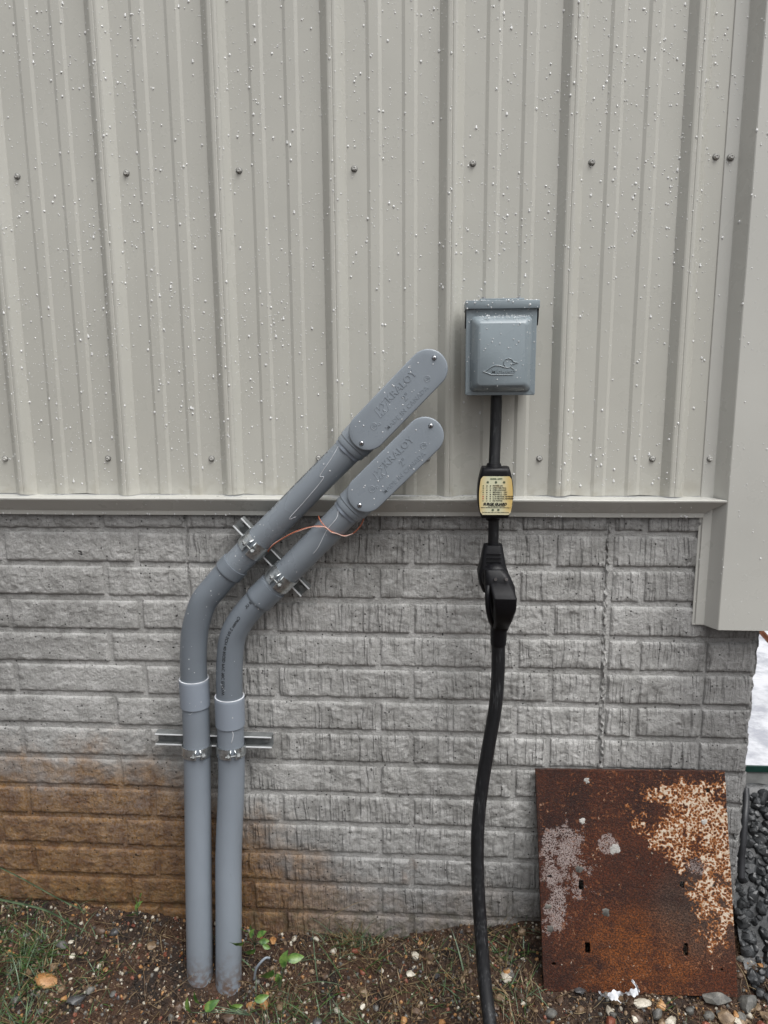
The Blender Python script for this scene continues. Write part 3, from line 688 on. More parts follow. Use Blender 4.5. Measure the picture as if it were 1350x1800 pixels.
# dried primer drips on the pipes
def on_pipe(F, i, ang, r):
    p, t, u, v = F[i]; return p + r * (math.cos(ang) * u + math.sin(ang) * v)
def drip(F, par, seq, rad=.0007):
    mb = MB(); pts = [on_pipe(F, int(i), a, RP + .0001) for i, a in seq]; mb.tube(crom(pts, 8), rad, 6); mb.build('glue_drip', DRY, par)
FRONT = PI      # u is +Y, so the visible side is at pi
def hub_and_body(par, F, hubc, ca, cb, first):
    """ca, cb: pixel centres of the two round ends of the cover"""
    YC = -.1145
    A, B = np.array(at(*ca, YC)), np.array(at(*cb, YC)); t = unit(B - A); f = np.array((0, -1.0, 0)); f = unit(f + .02 * t); sd = np.cross(t, f); L = np.linalg.norm(B - A)
    def cap(r, L_, n=18, e=0):
        o = []
        for k in range(n + 1): a = -PI / 2 + PI * k / n; o.append((L_ + r * math.cos(a), r * math.sin(a)))
        for k in range(n + 1): a = PI / 2 + PI * k / n; o.append((0 + r * math.cos(a), r * math.sin(a)))
        return o
    R = .0372
    T = lambda loop, d: [A + t * x + sd * y - f * d for x, y in loop]
    mb = MB(); body = [T(cap(r, L), d) for d, r in ((.0045, R - .0030), (.007, R - .0036), (.030, R - .0050), (.052, R - .0090), (.064, R - .016))]
    mb.loft(body); mb.build('fitting_body', PVC, par, sharp=45)
    hp = at(*hubc, -.076); Fh = unit(np.array(A) - t * 0 - np.array(A)) if False else t
    h0 = np.array(hp); h1 = h0 + t * .050
    mb = MB(); mb.tube([h0, h0 + t * .0004, h0 + t * .0015, h0 + t * .012, h0 + t * .014, h1], [RP + .0002, RP + .0034, RP + .0042, RP + .0044, RP + .0062, RP + .0068], 40, up=(0, 1, 0))
    mb.build('hub', PVCC, par, sharp=40)
    mb = MB(); a_ = np.linspace(0, 2 * PI, 40, endpoint=False)
    p, u, v = h0, np.array((0, 1., 0)), None; u = unit(u - t * (u @ t)); v = np.cross(t, u)
    mb.loft([[p + t * dt + (r + .0010 * math.sin(5 * k) * (dt < -.004)) * (math.cos(k) * u + math.sin(k) * v) for k in a_] for dt, r in ((-.0075, RP + .0004), (-.006, RP + .0010), (0, RP + .0012))], False, False)
    mb.build('primer_ring', PVCL, par)
    mb = MB(); mb.loft([T(cap(r, L), d) for d, r in ((.0048, R - .0016), (.0044, R - .0004), (.0030, R), (.0014, R - .0004), (.0004, R - .0014), (0, R - .0030), (-.0002, R - .0120))])
    cv = mb.build('cover', PVCC, par, sharp=50)
    ex, ey = t, -sd if (-sd)[2] > 0 or True else sd
    ey = np.cross(f, t); ey = ey if ey[2] * 1 > -9 else ey
    ey = unit(np.cross(f, t)); n_ = f
    O = A + n_ * .0002
    mb = MB()
    def put(body, size, x, y, bold=.0, ext=.0005, al='CENTER', sp=1.0):
        vs, fs = txt(body, size, ext, al, 0, bold, sp); mb.add(basis(O + ex * x + ey * y, ex, ey, n_, vs), fs)
    put('KRALOY', .0190, L * .62 + .0045, .0085, .0003, .0008, sp=1.06)
    put('2"', .0165, L * .60, -.0115, .0002, .0007)
    put('MADE IN CANADA', .0120, L * .515, -.0265, .0001, .0006, sp=1.12)
    put('UL', .0072, .0160, -.0045, .0001); put('UR', .0066, L - .014, -.0140, .0001)
    for (cx, cy, r) in ((.0160, -.0020, .0062), (.0262, -.0065, .0022), (L - .014, -.0115, .0056)):
        c = O + ex * cx + ey * cy; pth = [c + r * (math.cos(k) * ex + math.sin(k) * ey) for k in np.linspace(0, 2 * PI, 25)]; mb.tube(pth, .0006, 5, up=n_)
    # emblem: two slanted outlined shapes
    for poly in (((.038, .004), (.041, .0235), (.0475, .0235), (.0465, .0155), (.0555, .0235), (.0605, .0170), (.0515, .0115), (.0500, .004), (.0440, .004), (.0450, .0095), (.0425, .0040), (.038, .004)),
                 ((.0545, .004), (.0520, .0110), (.0590, .0170), (.0560, .0235), (.0740, .0250), (.0705, .0185), (.0670, .0185), (.0600, .004), (.0545, .004))):
        mb.tube([O + ex * (a - .001) + ey * (b - .004) for a, b in poly], .00062, 5, up=n_)
    mb.build('embossed_lettering', PVCC, cv, smooth=False)
    for e, dy in ((-.024, -.0075), (L + .0225, .0060)):
        c = O + ex * e + ey * dy; sb = MB(); ring = [c + .0050 * (math.cos(k) * ex + math.sin(k) * ey) for k in np.linspace(0, 2 * PI, 17)]
        LL = []
        for r, h in ((.0040, .0), (.0041, .0008), (.0036, .0021), (.0022, .0029), (.0010, .0030)):
            LL.append([c + n_ * h + r * (math.cos(k) * ex + math.sin(k) * ey) for k in np.linspace(0, 2 * PI, 16, endpoint=False)])
        sb.loft(LL, False, True); so_ = sb.build('cover_screw', STEEL, cv)
        db = MB(); aa = .6
        for an in (aa, aa + PI / 2):
            d = math.cos(an) * ex + math.sin(an) * ey; e2 = -math.sin(an) * ex + math.cos(an) * ey
            db.box(c + n_ * .0030, (.0042, .0009, .0006), np.array([d, e2, n_]).T)
        db.build('cover_screw_slot', DARKM, cv)
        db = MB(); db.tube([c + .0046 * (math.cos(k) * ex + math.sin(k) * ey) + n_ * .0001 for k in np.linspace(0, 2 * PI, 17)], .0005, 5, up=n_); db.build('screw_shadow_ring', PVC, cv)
    db = MB()
    for k in range(26):
        x = RNG.uniform(-.015, L + .015); y = RNG.uniform(-.031, .031); drop(db, O + ex * x + ey * y, n_, RNG.uniform(.0005, .0015), 1.1, .7)
    tag(db.build('water_drops', DROP, cv), kind='stuff')
hub_and_body(c1, F1, (614, 790), (646, 758.5), (752.6, 648.5), True)
hub_and_body(c2, F2, (611, 898), (642.7, 868.4), (746.4, 766.7), False)
for o_ in list(bpy.data.objects):
    pass
drip(F1, c1, [(204, 2.3), (200, 2.7), (196, 3.0), (196, 3.3), (190, 3.5), (185, 3.6), (186, 3.9)])
drip(F1, c1, [(76, 2.4), (73, 2.9), (74, 3.3), (78, 3.7), (80, 3.9)])
drip(F2, c2, [(203, 2.6), (201, 2.9), (197, 3.0), (192, 3.4), (189, 3.5)])
drip(F2, c2, [(79, 3.3), (77, 3.25), (74, 3.6), (71, 3.45)], .0012); drip(F2, c2, [(95, 2.2), (89, 2.9), (86, 3.6)], .0005)
for par, F, n_ in ((c1, F1, 34), (c2, F2, 12)):
    mb = MB()
    for k in range(n_):
        i = int(RNG.uniform(72, 205)); a = RNG.uniform(2.2, 4.1); p, t, u, v = F[i]; nn = math.cos(a) * u + math.sin(a) * v
        drop(mb, p + nn * (RP + .0003 + (.0035 if i < 84 else .0030 if 144 < i < 156 else 0)), nn, RNG.uniform(.0005, .0014), 1.1, .6)
    tag(mb.build('water_drops', DROP, par), kind='stuff')
def pipe_print(F, par, body, i0, size, ang0, name='printed_lettering', dang=0):
    S_ = [0]; 
    for a, b in zip(F[:-1], F[1:]): S_.append(S_[-1] + np.linalg.norm(b[0] - a[0]))
    S_ = np.array(S_); vs, fs = txt(body, size, 0, 'LEFT', 0, .00012); s0 = S_[i0]; out = []
    C = np.array([f[0] for f in F]); U = np.array([f[2] for f in F]); V = np.array([f[3] for f in F])
    for x, y, z in vs:
        s = s0 - x; a = ang0 + dang * x - y / RP
        p = np.array([np.interp(s, S_, C[:, k]) for k in range(3)]); u = np.array([np.interp(s, S_, U[:, k]) for k in range(3)]); v = np.array([np.interp(s, S_, V[:, k]) for k in range(3)])
        out.append(p + (RP + .0006) * (math.cos(a) * u + math.sin(a) * v))
    mb = MB(); mb.add(out, fs); mb.build(name, INK, par, smooth=False)
pipe_print(F2, c2, 'Cantex 2 IN SCH 40 RIGID PVC 90C ELBOW', 128, .0095, PI - .10)
pipe_print(F2, c2, 'LISTED E5678 UL', 155, .0085, PI - .22)
pipe_print(F1, c1, '2" PVC SCH 40 CONDUIT 90C LISTED 17:32 UL', 200, .0085, PI - 1.15)
# clamps
def cl(F, i, gap, label, w=.035):
    p, t, u, v = F[i]; return clamp(p, t, RPL if i < 72 else RP, gap, label, w)
cl(F1, int(4.95 * 12), 22, 'galvanised clamp holding the left conduit to the horizontal strut', .023)
cl(F2, int(5.62 * 12), 22, 'galvanised clamp holding the right conduit to the horizontal strut', .023)
cl(F1, int(14.0 * 12), -8, 'galvanised clamp holding the left conduit to the diagonal strut')
cl(F2, int(13.95 * 12), -8, 'galvanised clamp holding the right conduit to the diagonal strut')
# salmon coloured wire twisted round the right conduit
def wire(pts, r, mat, name, par):
    mb = MB(); mb.tube(crom(to3(pts), 10), r, 8); return mb.build(name, mat, par)
wo_ = empty('copper_wire', at(572, 927, -.10), 'thin salmon and white wire knotted round the right conduit', 'wire')
wire([(471, 970, -.070), (476, 962, -.078), (490, 951, -.088), (512, 938, -.098), (535, 929, -.102), (556, 925, -.104), (568, 926, -.104), (575, 930, -.104), (586, 936, -.101), (600, 941, -.090), (612, 941, -.082), (624, 935, -.080), (635, 922, -.080), (640, 908, -.080), (641, 896, -.078)], .0012, CU, 'wire_strand', wo_)
wire([(472, 967, -.072), (480, 957, -.080), (500, 944.5, -.092), (524, 934, -.1005), (548, 926.5, -.104), (560, 926.5, -.105), (572, 927, -.1055), (582, 935.5, -.104), (592, 938, -.098), (606, 942.5, -.088), (620, 938, -.082)], .0010, WIREW, 'wire_strand', wo_)
wire([(560, 907, -.075), (561, 911, -.090), (565, 918, -.099), (571, 925, -.1035), (578, 931, -.1045), (584, 936, -.103)], .0011, CU, 'wire_strand', wo_)
# ================================================================ OUTLET BOX
bx = empty('outlet_box', at(880, 696, -.05), 'grey metal weatherproof power outlet box with a duck emblem, on the siding', 'outlet box')
LF = -.092
TL, TRr, BL, BR = at(820, 541, LF), at(944, 541, LF), at(817.5, 695, LF), at(940.5, 695, LF)
bxc = (TL.x + TRr.x + BL.x + BR.x) / 4; bw = (TRr.x - TL.x + BR.x - BL.x) / 2; bz0 = BL.z; bz1 = TL.z; bzc = (bz0 + bz1) / 2; bh = bz1 - bz0
def rl(w, h, r, y, cx=bxc, cz=bzc, n=5): return [(cx + a, y, cz + b) for a, b in rrect(w, h, r, n)]
mb = MB(); mb.loft([rl(bw - .006, bh + .010, .002, -.018, cz=bzc + .006), rl(bw - .006, bh + .010, .002, LF + .010, cz=bzc + .006)]); mb.build('box_body', BOXM, bx, sharp=30)
mb = MB(); mb.loft([rl(bw, bh, .003, LF + .030), rl(bw, bh, .003, LF + .001), rl(bw - .002, bh - .002, .003, LF),
                    rl(bw - .017, bh - .022, .009, LF, cz=bzc - .0045), rl(bw - .019, bh - .024, .009, LF - .003, cz=bzc - .0045), rl(bw - .024, bh - .029, .010, LF - .0105, cz=bzc - .0045), rl(bw - .042, bh - .047, .007, LF - .0215, cz=bzc - .0055), rl(bw - .046, bh - .051, .006, LF - .0225, cz=bzc - .0055)], True, True)
lid = mb.build('lid', BOXM, bx, sharp=38)
h0, h1 = at(818.3, 543, LF - .007), at(949.5, 526.5, LF - .007)
mb = MB(); hx = (h0.x + h1.x) / 2; hz = (h0.z + h1.z) / 2; mb.box((hx, (-.016 + LF - .007) / 2, hz), (h1.x - h0.x, -(-.016) - (LF - .007) if False else abs(LF - .007 + .016), h1.z - h0.z), bev=.0012)
mb.build('hood', BOXM, bx, sharp=30)
a, b = at(843.5, 526, LF + .02), at(921.8, 519, LF + .02)
mb = MB(); mb.box(((a.x + b.x) / 2, LF + .04, h1.z + .0028), (b.x - a.x, .044, .0062), bev=.001); mb.build('hub_plate', BOXM, bx, sharp=30)
for x in (a.x + .008, b.x - .008):
    mb = MB(); mb.cyl((x, LF + .034, h1.z + .005), (x, LF + .034, h1.z + .0095), .0040, 8); mb.build('plate_screw', STEEL, bx, sharp=30)
for sx, zz in ((h0.x + .0012, .034), (h1.x - .0012, .030)):
    mb = MB(); L = [(LF + .002, h0.z), (LF + .004, h0.z - zz * .55), (LF + .012, h0.z - zz), (LF + .03, h0.z - zz), (LF + .03, h0.z)]
    mb.loft([[(sx - .0009, y, z) for y, z in L], [(sx + .0009, y, z) for y, z in L]]); mb.build('hood_side', BLK, bx, smooth=False)
# duck emblem and name pressed into the lid
YD = LF - .0231
def dk(px, py):
    p = at(780 + px / 6.136, 480 + py / 6.136, YD); return np.array(p)
mb = MB()
for seq in ([(425, 1062), (470, 1045), (510, 1012), (560, 994), (610, 998), (650, 1015), (690, 1020), (725, 1012), (755, 1035), (768, 1058), (748, 1094), (640, 1096), (515, 1095), (480, 1082), (425, 1062)],
            [(672, 1010), (650, 985), (648, 955), (665, 930), (700, 918), (735, 930), (752, 955), (800, 967), (760, 975), (738, 985), (715, 1010)]):
    mb.tube([dk(*p_) for p_ in seq], .00085, 6, up=(0, 1, 0))
vs, fs = txt('Midwest', .0125, .0006, 'CENTER', .3, .0002); o_ = dk(628, 1082); mb.add(basis(o_, (1, 0, 0), (0, 0, 1), (0, -1, 0), vs), fs)
mb.build('duck_emblem', BOXM, lid, smooth=False)
mb = MB()
for k in range(110):
    x = bxc + RNG.uniform(-.5, .5) * (bw - .006); z = bzc + RNG.uniform(-.5, .5) * (bh - .004)
    if z < bzc and RNG.random() < .45: continue
    u = min(bw / 2 - abs(x - bxc), bh / 2 - abs(z - bzc + .005)); y = float(np.interp(u, [.0, .0085, .0125, .0215, .024], [LF, LF, LF - .0105, LF - .0215, LF - .0226]))
    drop(mb, (x, y, z), (0, -1, .0 if u > .022 or u < .009 else .5), RNG.uniform(.0004, .0013), 1.1)
for k in range(90):
    drop(mb, (bxc + RNG.uniform(-.48, .48) * (bw - .03), LF - RNG.uniform(.013, .021), bz1 - .0155 - 0.0 - RNG.uniform(0, 1) * .006), (0, -.7, .7), RNG.uniform(.0004, .0011), 1.0)
for k in range(110):
    drop(mb, (RNG.uniform(h0.x, h1.x), RNG.uniform(LF - .005, -.02), h1.z + .0002), (0, 0, 1), RNG.uniform(.0007, .0022), 1.0, 1.0)
for k in range(14):
    drop(mb, (RNG.uniform(h0.x, h1.x), LF - .0072, RNG.uniform(h0.z, h1.z)), (0, -1, 0), RNG.uniform(.0006, .002), 1.1)
tag(mb.build('water_drops', DROP, bx), kind='stuff')
# ================================================================ SURGE PROTECTOR
sp = empty('surge_protector', at(868, 868, -.09), 'black inline surge protector with yellow indicator label, below the outlet box', 'surge protector')
mb = MB(); mb.tube(crom(to3([(873, 660, -.062), (872.5, 705, -.064), (871, 760, -.068), (868.5, 822, -.082)]), 10), .0112, 24, up=(0, 1, 0)); mb.build('upper_cable', RUB, sp)
mb = MB(); mb.tube(crom(to3([(867.5, 905, -.082), (867.5, 935, -.080), (866.5, 968, -.078)]), 10), .0106, 24, up=(0, 1, 0)); mb.build('lower_cable', RUB, sp)
YF = -.106
sc_ = at(871.5, 868, YF); halfh = (at(871, 823, YF).z - at(871, 913.5, YF).z) / 2
def barrel(y, ins, bulge=0):
    o = []; n = 16; wt, wm = .0262 - ins, .0352 - ins; hh = halfh - ins
    for k in range(n + 1):
        t_ = 1 - 2 * k / n; o.append((wt + (wm - wt) * (1 - t_ * t_), hh * t_))
    o = [(-x, z) for x, z in o[::-1]][::-1] if False else o
    left = [(-x, z) for x, z in o[::-1]]
    return [(sc_.x + x, y, sc_.z + z) for x, z in (o[::-1] + [(-x, z) for x, z in o])]
mb = MB(); mb.loft([barrel(-.052, .006), barrel(-.056, .0015), barrel(-.078, 0), barrel(-.079, .0008), barrel(-.080, 0), barrel(-.099, .0005), barrel(-.103, .0022), barrel(-.1055, .0055), barrel(YF, .0085)])
sb_ = mb.build('housing', BLK, sp, sharp=50)
for zz, sgn in ((sc_.z + halfh, 1), (sc_.z - halfh, -1)):
    mb = MB(); mb.cyl((sc_.x - .0028, -.081, zz - sgn * .002), (sc_.x - .0028, -.081, zz + sgn * .006), .0158, 20, r2=.0135); mb.build('cable_gland', BLK, sp, sharp=30)
# label
la, lb = at(842.4, 837, YF), at(900.7, 905.3, YF); lx, lz = (la.x + lb.x) / 2, (la.z + lb.z) / 2; lw, lh = lb.x - la.x, la.z - lb.z
mb = MB(); o1 = []
n = 14
for k in range(n + 1):
    t_ = -1 + 2 * k / n; cr_ = min(1, (1 - abs(t_)) * 12); o1.append((lw / 2 - .0042 * t_ * t_ - .0015 * (1 - cr_) - (.0015 if abs(t_) == 1 else 0), lh / 2 * t_))
loop = o1 + [(-x, z) for x, z in o1[::-1]]
mb.loft([[(x * .992, -.0, z * .992) for x, z in loop], [(x * .992, -.0009, z * .992) for x, z in loop]])
lab = mb.build('label', LABY, None, smooth=False); lab.parent = sp; lab.location = Vector((lx, YF + .0002, lz)) - sp.location
yt = -.00125
def ink(name, mat, items):
    mb = MB()
    for it in items:
        if it[0] == 't':
            _, body, size, x, z, al, sh, bd = it; vs, fs = txt(body, size, .0001, al, sh, bd); mb.add(basis((x, yt, z), (1, 0, 0), (0, 0, 1), (0, -1, 0), vs), fs)
        elif it[0] == 'd':
            _, x, z, r = it; mb.add([(x, yt, z)] + [(x + r * math.cos(k * PI / 6), yt, z + r * math.sin(k * PI / 6)) for k in range(12)], [(0, 1 + k, 1 + (k + 1) % 12) for k in range(12)])
        elif it[0] == 'o':
            _, x, z, r = it; vs = []; 
            for k in range(12):
                for rr in (r, r * .72): vs.append((x + rr * math.cos(k * PI / 6), yt, z + rr * math.sin(k * PI / 6)))
            mb.add(vs, [(2 * k, 2 * k + 1, (2 * k + 3) % 24, (2 * k + 2) % 24) for k in range(12)])
    o = mb.build(name, mat, None, smooth=False); o.parent = lab
def L_(u, v):   # coordinates measured on the label in the photograph (zoomed 15x)
    return ((u - 475) / 15 / 58.3 * lw, (908 - v) / 15 / 68.3 * lh)
rows = ['POWER ON', 'OPEN NEUTRAL', 'OPEN GROUND', 'MISWIRE L1  120V', 'MISWIRE L2  120V', 'L1 & NEUTRAL REVERSED', 'L2 & NEUTRAL REVERSED', 'NO POWER']
dots = ['ddd', 'doo', 'odd', 'ddo', 'ood', 'Rdd', 'Rdd', 'ooo']
blk, red, gr = [], [], []
for i, (rw, dt) in enumerate(zip(rows, dots)):
    v = 650 + i * 56.5; x, z = L_(390, v + 12); blk.append(('t', rw, .0036, x, z, 'LEFT', 0, .00006))
    for c_, u in zip(dt, (145, 240, 330)):
        x, z = L_(u, v)
        if c_ == 'd': (gr if u < 200 else blk).append(('d', x, z, .00125))
        elif c_ == 'R': red.append(('d', x, z, .0013))
        else: blk.append(('o', x, z, .0014))
for u in (258, 470, 678): x, z = L_(u, 555); blk.append(('o', x, z, .0024)); gr.append(('d', x, z, .0013))
for u in (402, 545): x, z = L_(u, 1287); blk.append(('o', x, z, .0024)); gr.append(('d', x, z, .0013))
x, z = L_(475, 482); gr.append(('t', 'MODEL 44270', .0038, x, z, 'CENTER', 0, .0001))
x, z = L_(455, 1160); blk.append(('t', 'SURGE GUARD', .0067, x, z, 'CENTER', .2, .0004)); blk.append(('t', 'RV POWER PROTECTION', .0028, x + .003, z - .0026, 'CENTER', 0, .00005))
x, z = L_(475, 1232); blk.append(('t', 'MADE BY TECHNOLOGY RESEARCH CORP. CLEARWATER, FL', .0021, x, z, 'CENTER', 0, .00005))
x, z = L_(475, 1362); blk.append(('t', 'CAUTION: MAX. 240 V, 50 A. READ INSTRUCTIONS', .0023, x, z, 'CENTER', 0, .00005))
ink('printed_text', INK, blk); ink('printed_red_dots', REDI, red); ink('printed_model_number', GRNI, [i_ for i_ in gr if i_[0] == 't']); ink('printed_green_dots', GRNI, [i_ for i_ in gr if i_[0] != 't'])
for c_ in lab.children: c_['kind'] = 'stuff'
# moulded socket end
mb = MB(); cs = []
for (px, py, hw, y0, y1) in ((866.5, 957, .0185, -.066, -.094), (866, 966, .0205, -.062, -.098), (866, 985, .0240, -.055, -.103), (865.5, 1005, .0300, -.048, -.106), (868, 1022, .0305, -.046, -.107), (871, 1036, .0270, -.050, -.104)):
    c = at(px, py, (y0 + y1) / 2); cs.append([(c.x + a, (y0 + y1) / 2 + b, c.z) for a, b in rrect(2 * hw, abs(y1 - y0), .010, 5)])
mb.loft(cs[::-1]); mb.build('socket_end', BLK, sp, sharp=40)
mb = MB()
for py in (974, 981, 988, 995):
    c = at(868, py, -.104 if py > 980 else -.1015); mb.box((c.x, c.y, c.z), (.030, .0030, .0020), bev=.0006)
mb.build('grip_rib', BLK, sp, sharp=30)
# ================================================================ PLUG AND CORD
xc = empty('extension_cord', at(878, 1100, -.11), 'thick black power cord and plug hanging from the surge protector to the ground', 'power cord')
pc = np.array(at(872, 1014, -.118)); 
mb = MB()
ax = unit((.10, -1, -.42)); L = []
u_ = unit(np.cross(ax, (0, 0, 1))); v_ = np.cross(u_, ax)
base = np.array(at(870, 1012, -.100))
for d, r in ((-.012, .026), (.0, .0275), (.010, .0272), (.014, .0240), (.015, .0200)):
    L.append([base + ax * d + r * (math.cos(k) * u_ + math.sin(k) * v_) for k in np.linspace(0, 2 * PI, 28, endpoint=False)])
mb.loft(L); mb.build('plug_face', BLK, xc, sharp=40)
sec = []
for (px, py, Y, hw, hd) in ((868, 1000, -.116, .0195, .012), (874, 1012, -.120, .0250, .017), (878, 1030, -.121, .0295, .020), (881, 1052, -.119, .0285, .019), (882, 1075, -.112, .0245, .017), (880, 1095, -.103, .0190, .0165), (878, 1106, -.099, .0165, .0155)):
    c = at(px, py, Y); sec.append([(c.x + a, Y + b, c.z) for a, b in rrect(2 * hw, 2 * hd, min(hw, hd) * .75, 5)])
mb = MB(); mb.loft(sec[::-1]); mb.build('plug_body', BLK, xc, sharp=50)
mb = MB(); mb.tube(crom(to3([(858, 1030, -.134), (857, 1045, -.142), (858, 1068, -.142), (862, 1088, -.132), (867, 1100, -.112)]), 8), .0052, 12); 
gs = []
for (px, py, hw, Y, hd) in ((878, 1022, .0200, -.128, .010), (884, 1040, .0225, -.141, .014), (887, 1049, .0225, -.151, .017), (887.5, 1068, .0210, -.149, .016), (884, 1088, .0180, -.136, .014), (880, 1102, .0150, -.115, .012)):
    c = at(px, py, Y); gs.append([(c.x + a, Y + b, c.z) for a, b in rrect(2 * hw, 2 * hd, .0065, 4)])
mb.loft(gs[::-1])
mb.build('pull_handle', BLK, xc, sharp=50)
for x in (871, 890):
    p_ = at(x, 1018, -.1395); mb = MB(); mb.cyl(p_, Vector(p_) + Vector((0, -.0025, 0)), .0030, 12); mb.build('plug_screw', STEEL, xc, sharp=30)
mb = MB(); pp = crom(to3([(877, 1100, -.100), (876.5, 1115, -.098), (876, 1133, -.096)]), 6); mb.tube(pp, [.0165, .0170, .0160, .0170, .0160, .0170, .0160, .0168, .0158, .0166, .0156, .0160, .0150], 20); mb.build('strain_relief', BLK, xc, sharp=40)
cpts = [(876, 1128, -.096), (875.5, 1180, -.096), (871, 1240, -.098), (860, 1305, -.102), (849, 1370, -.108), (841, 1440, -.118), (839, 1500, -.130), (840.5, 1560, -.145), (844, 1620, -.160), (849, 1690, -.185), (855, 1750, -.215), (861, 1800, -.245)]
cw = [np.array(at(*c)) for c in cpts]; cw += [np.array((cw[-1][0] + .01, -.33, -.085)), np.array((.72, -.50, -.10)), np.array((.70, -.9, -.11)), np.array((.80, -1.3, -.11)), np.array((1.2, -1.9, -.11))]
mb = MB(); mb.tube(crom(cw, 12), .0138, 24, up=(0, 1, 0)); mb.build('cord', RUB, xc)
# ================================================================ GROUND
def ground_z(X, Y, detail=True):
    X = np.asarray(X, float); Y = np.asarray(Y, float); d = np.maximum(-Y, 0)
    base = np.interp(X, [-1.2, -.45, -.2, .02, .12, .25, .5, .7, .86, 1.1, 1.3, 1.6, 3], [.03, .055, .045, .030, .010, -.012, -.006, .030, .052, .055, .035, .03, .0])
    z = base - .62 * np.minimum(d, .09) - .36 * np.clip(d - .09, 0, .14) - .10 * np.clip(d - .23, 0, .8)
    z = z + np.clip(Y, 0, .3) * 0
    lump = fbm(X * 9, Y * 9, 0, 3, 71) * .010
    if detail: lump = lump + fbm(X * 38, Y * 38, 0, 4, 72) * .006
    far = np.clip(np.hypot(X - .4, Y) - 3, 0, 40)
    return z + lump * np.exp(-far * .02)
gx = np.concatenate([-np.geomspace(120, 1.3, 26), np.linspace(-1.2, -.5, 40), np.arange(-.49, 1.45, .0075), np.linspace(1.46, 2.1, 30), np.geomspace(2.2, 120, 26)])
gy = np.concatenate([-np.geomspace(120, 1.5, 26), np.linspace(-1.45, -.42, 60), np.arange(-.41, .02, .0075), np.linspace(.05, 2, 16), np.geomspace(2.4, 120, 14)])
X, Y = np.meshgrid(gx, gy); mb = MB(); mb.grid(np.dstack([X, Y, ground_z(X, Y)]))
gnd = tag(mb.build('ground', SOIL), kind='structure')
def gz(x, y): return float(ground_z(x, y))
# stones one can pick apart: parts of the ground
smesh = []
for k in range(14):
    v, f = rockshape(ICO2, 100 + k); me = bpy.data.meshes.new('stone'); me.from_pydata(v.tolist(), [], f)
    me.polygons.foreach_set('use_smooth', [True] * len(f)); me.set_sharp_from_angle(angle=math.radians(28)); smesh.append(me)
def stone(x, y, r, mat, parent=gnd, name='stone', flat=.65, sink=.35, me=None, rot=None):
    key = (random.randrange(14) if me is None else me); base = smesh[key]
    mm = base.copy() if not base.materials else base
    o = bpy.data.objects.new(name, None if False else smesh_mat(key, mat)); COL.objects.link(o)
    o.location = (x, y, gz(x, y) + r * flat * (1 - sink * 1.6)); o.scale = (r * random.uniform(.85, 1.25), r * random.uniform(.75, 1.1), r * flat)
    o.rotation_euler = rot or (random.uniform(-.4, .4), random.uniform(-.4, .4), random.uniform(0, 6.28))
    if parent: o.parent = parent; o.matrix_parent_inverse = Matrix.Identity(4)
    return o
_sm = {}
def smesh_mat(k, mat):
    if (k, mat.name) not in _sm:
        c = smesh[k].copy(); c.materials.append(mat); _sm[(k, mat.name)] = c
    return _sm[(k, mat.name)]
WT = [5, 2.2, 1.6, 5, 2.5, .8, .9]
def inpipe(x, y, m_=.04): return (abs(x - .10) < m_ or abs(x - .165) < m_) and abs(y + .10) < m_
def inplate(x, y): return .86 < x < 1.30 and y > -.125
placed = 0
while placed < 285:
    x = random.uniform(-.5, 1.45); y = -random.uniform(.004, .36)
    r = random.choice((.006, .007, .008, .0095, .011)) * random.uniform(.8, 1.3)
    if inpipe(x, y) or inplate(x, y - r): continue
    if x > .85 and random.random() < .5: r *= 1.35
    stone(x, y, r, random.choices(STN, WT)[0]); placed += 1
for k in range(105):       # heap of rounder stones by the foot of the plate
    x = random.uniform(1.0, 1.42); y = -random.uniform(.140, .30); stone(x, y, random.uniform(.007, .015), random.choices(STN, [4, 2, 1.5, 2, 5, .3, .5])[0], flat=.75, sink=.15)
# gravel and crumbs of soil
mb = MB(); shp = [rockshape(ICO1, 300 + k, .3) for k in range(10)]
for k in range(25000):
    x = RNG.uniform(-.5, 1.45); y = -RNG.random() ** 1.1 * .36
    if inpipe(x, y, .026): continue
    r = .0014 + .0050 * RNG.random() ** 2.4
    v, f = shp[int(RNG.integers(0, 10))]; R = rotm(*RNG.uniform(0, 6.28, 3))
    mi = int(RNG.choice(8, p=[.17, .05, .045, .17, .07, .03, .035, .43]))
    mb.add((v * r * np.array((1, .9, .7))) @ R.T + np.array((x, y, gz(x, y) + r * .15)), f, mi)
me = mb.mesh('gravel', False); gv = link('gravel', me, STN + [SOIL])
tag(gv, 'fine gravel and crumbs of wet soil strewn along the foot of the wall', 'gravel', kind='stuff')
# named stones
def big(px, py, r, mat, label, flat=.6, rz=0, sx=1.3, sy=.85, me=3):
    p = at(px, py, -.2)
    d = FW + (px - 675) / FP * RT - (py - 900) / FP * UP; O = Vector((CX, CY, CZ)); t = 1.2
    while (O + d * t).z > gz((O + d * t).x, (O + d * t).y) + r * flat * .5 and t < 4: t += .002
    q_ = O + d * t
    o = bpy.data.objects.new('stone', smesh_mat(me, mat)); COL.objects.link(o); o.location = (q_.x, q_.y, gz(q_.x, q_.y) + r * flat * .45)
    o.scale = (r * sx, r * sy, r * flat); o.rotation_euler = (random.uniform(-.15, .15), random.uniform(-.15, .15), rz)
    return tag(o, label, 'stone', 'larger stones lying at the foot of the wall')
big(81, 1724, .023, STN[2], 'flat orange tan stone in the grass at the lower left', .45, .2, 1.25, .9, 2)
big(1258, 1752, .028, STN[4], 'large grey oblong stone at the lower right corner of the rusty plate', .62, -.15, 1.25, .75, 5)
big(696, 1636, .019, STN[0], 'pinkish tan stone against the wall between conduits and cord', .75, .3, 1.2, .9, 7)
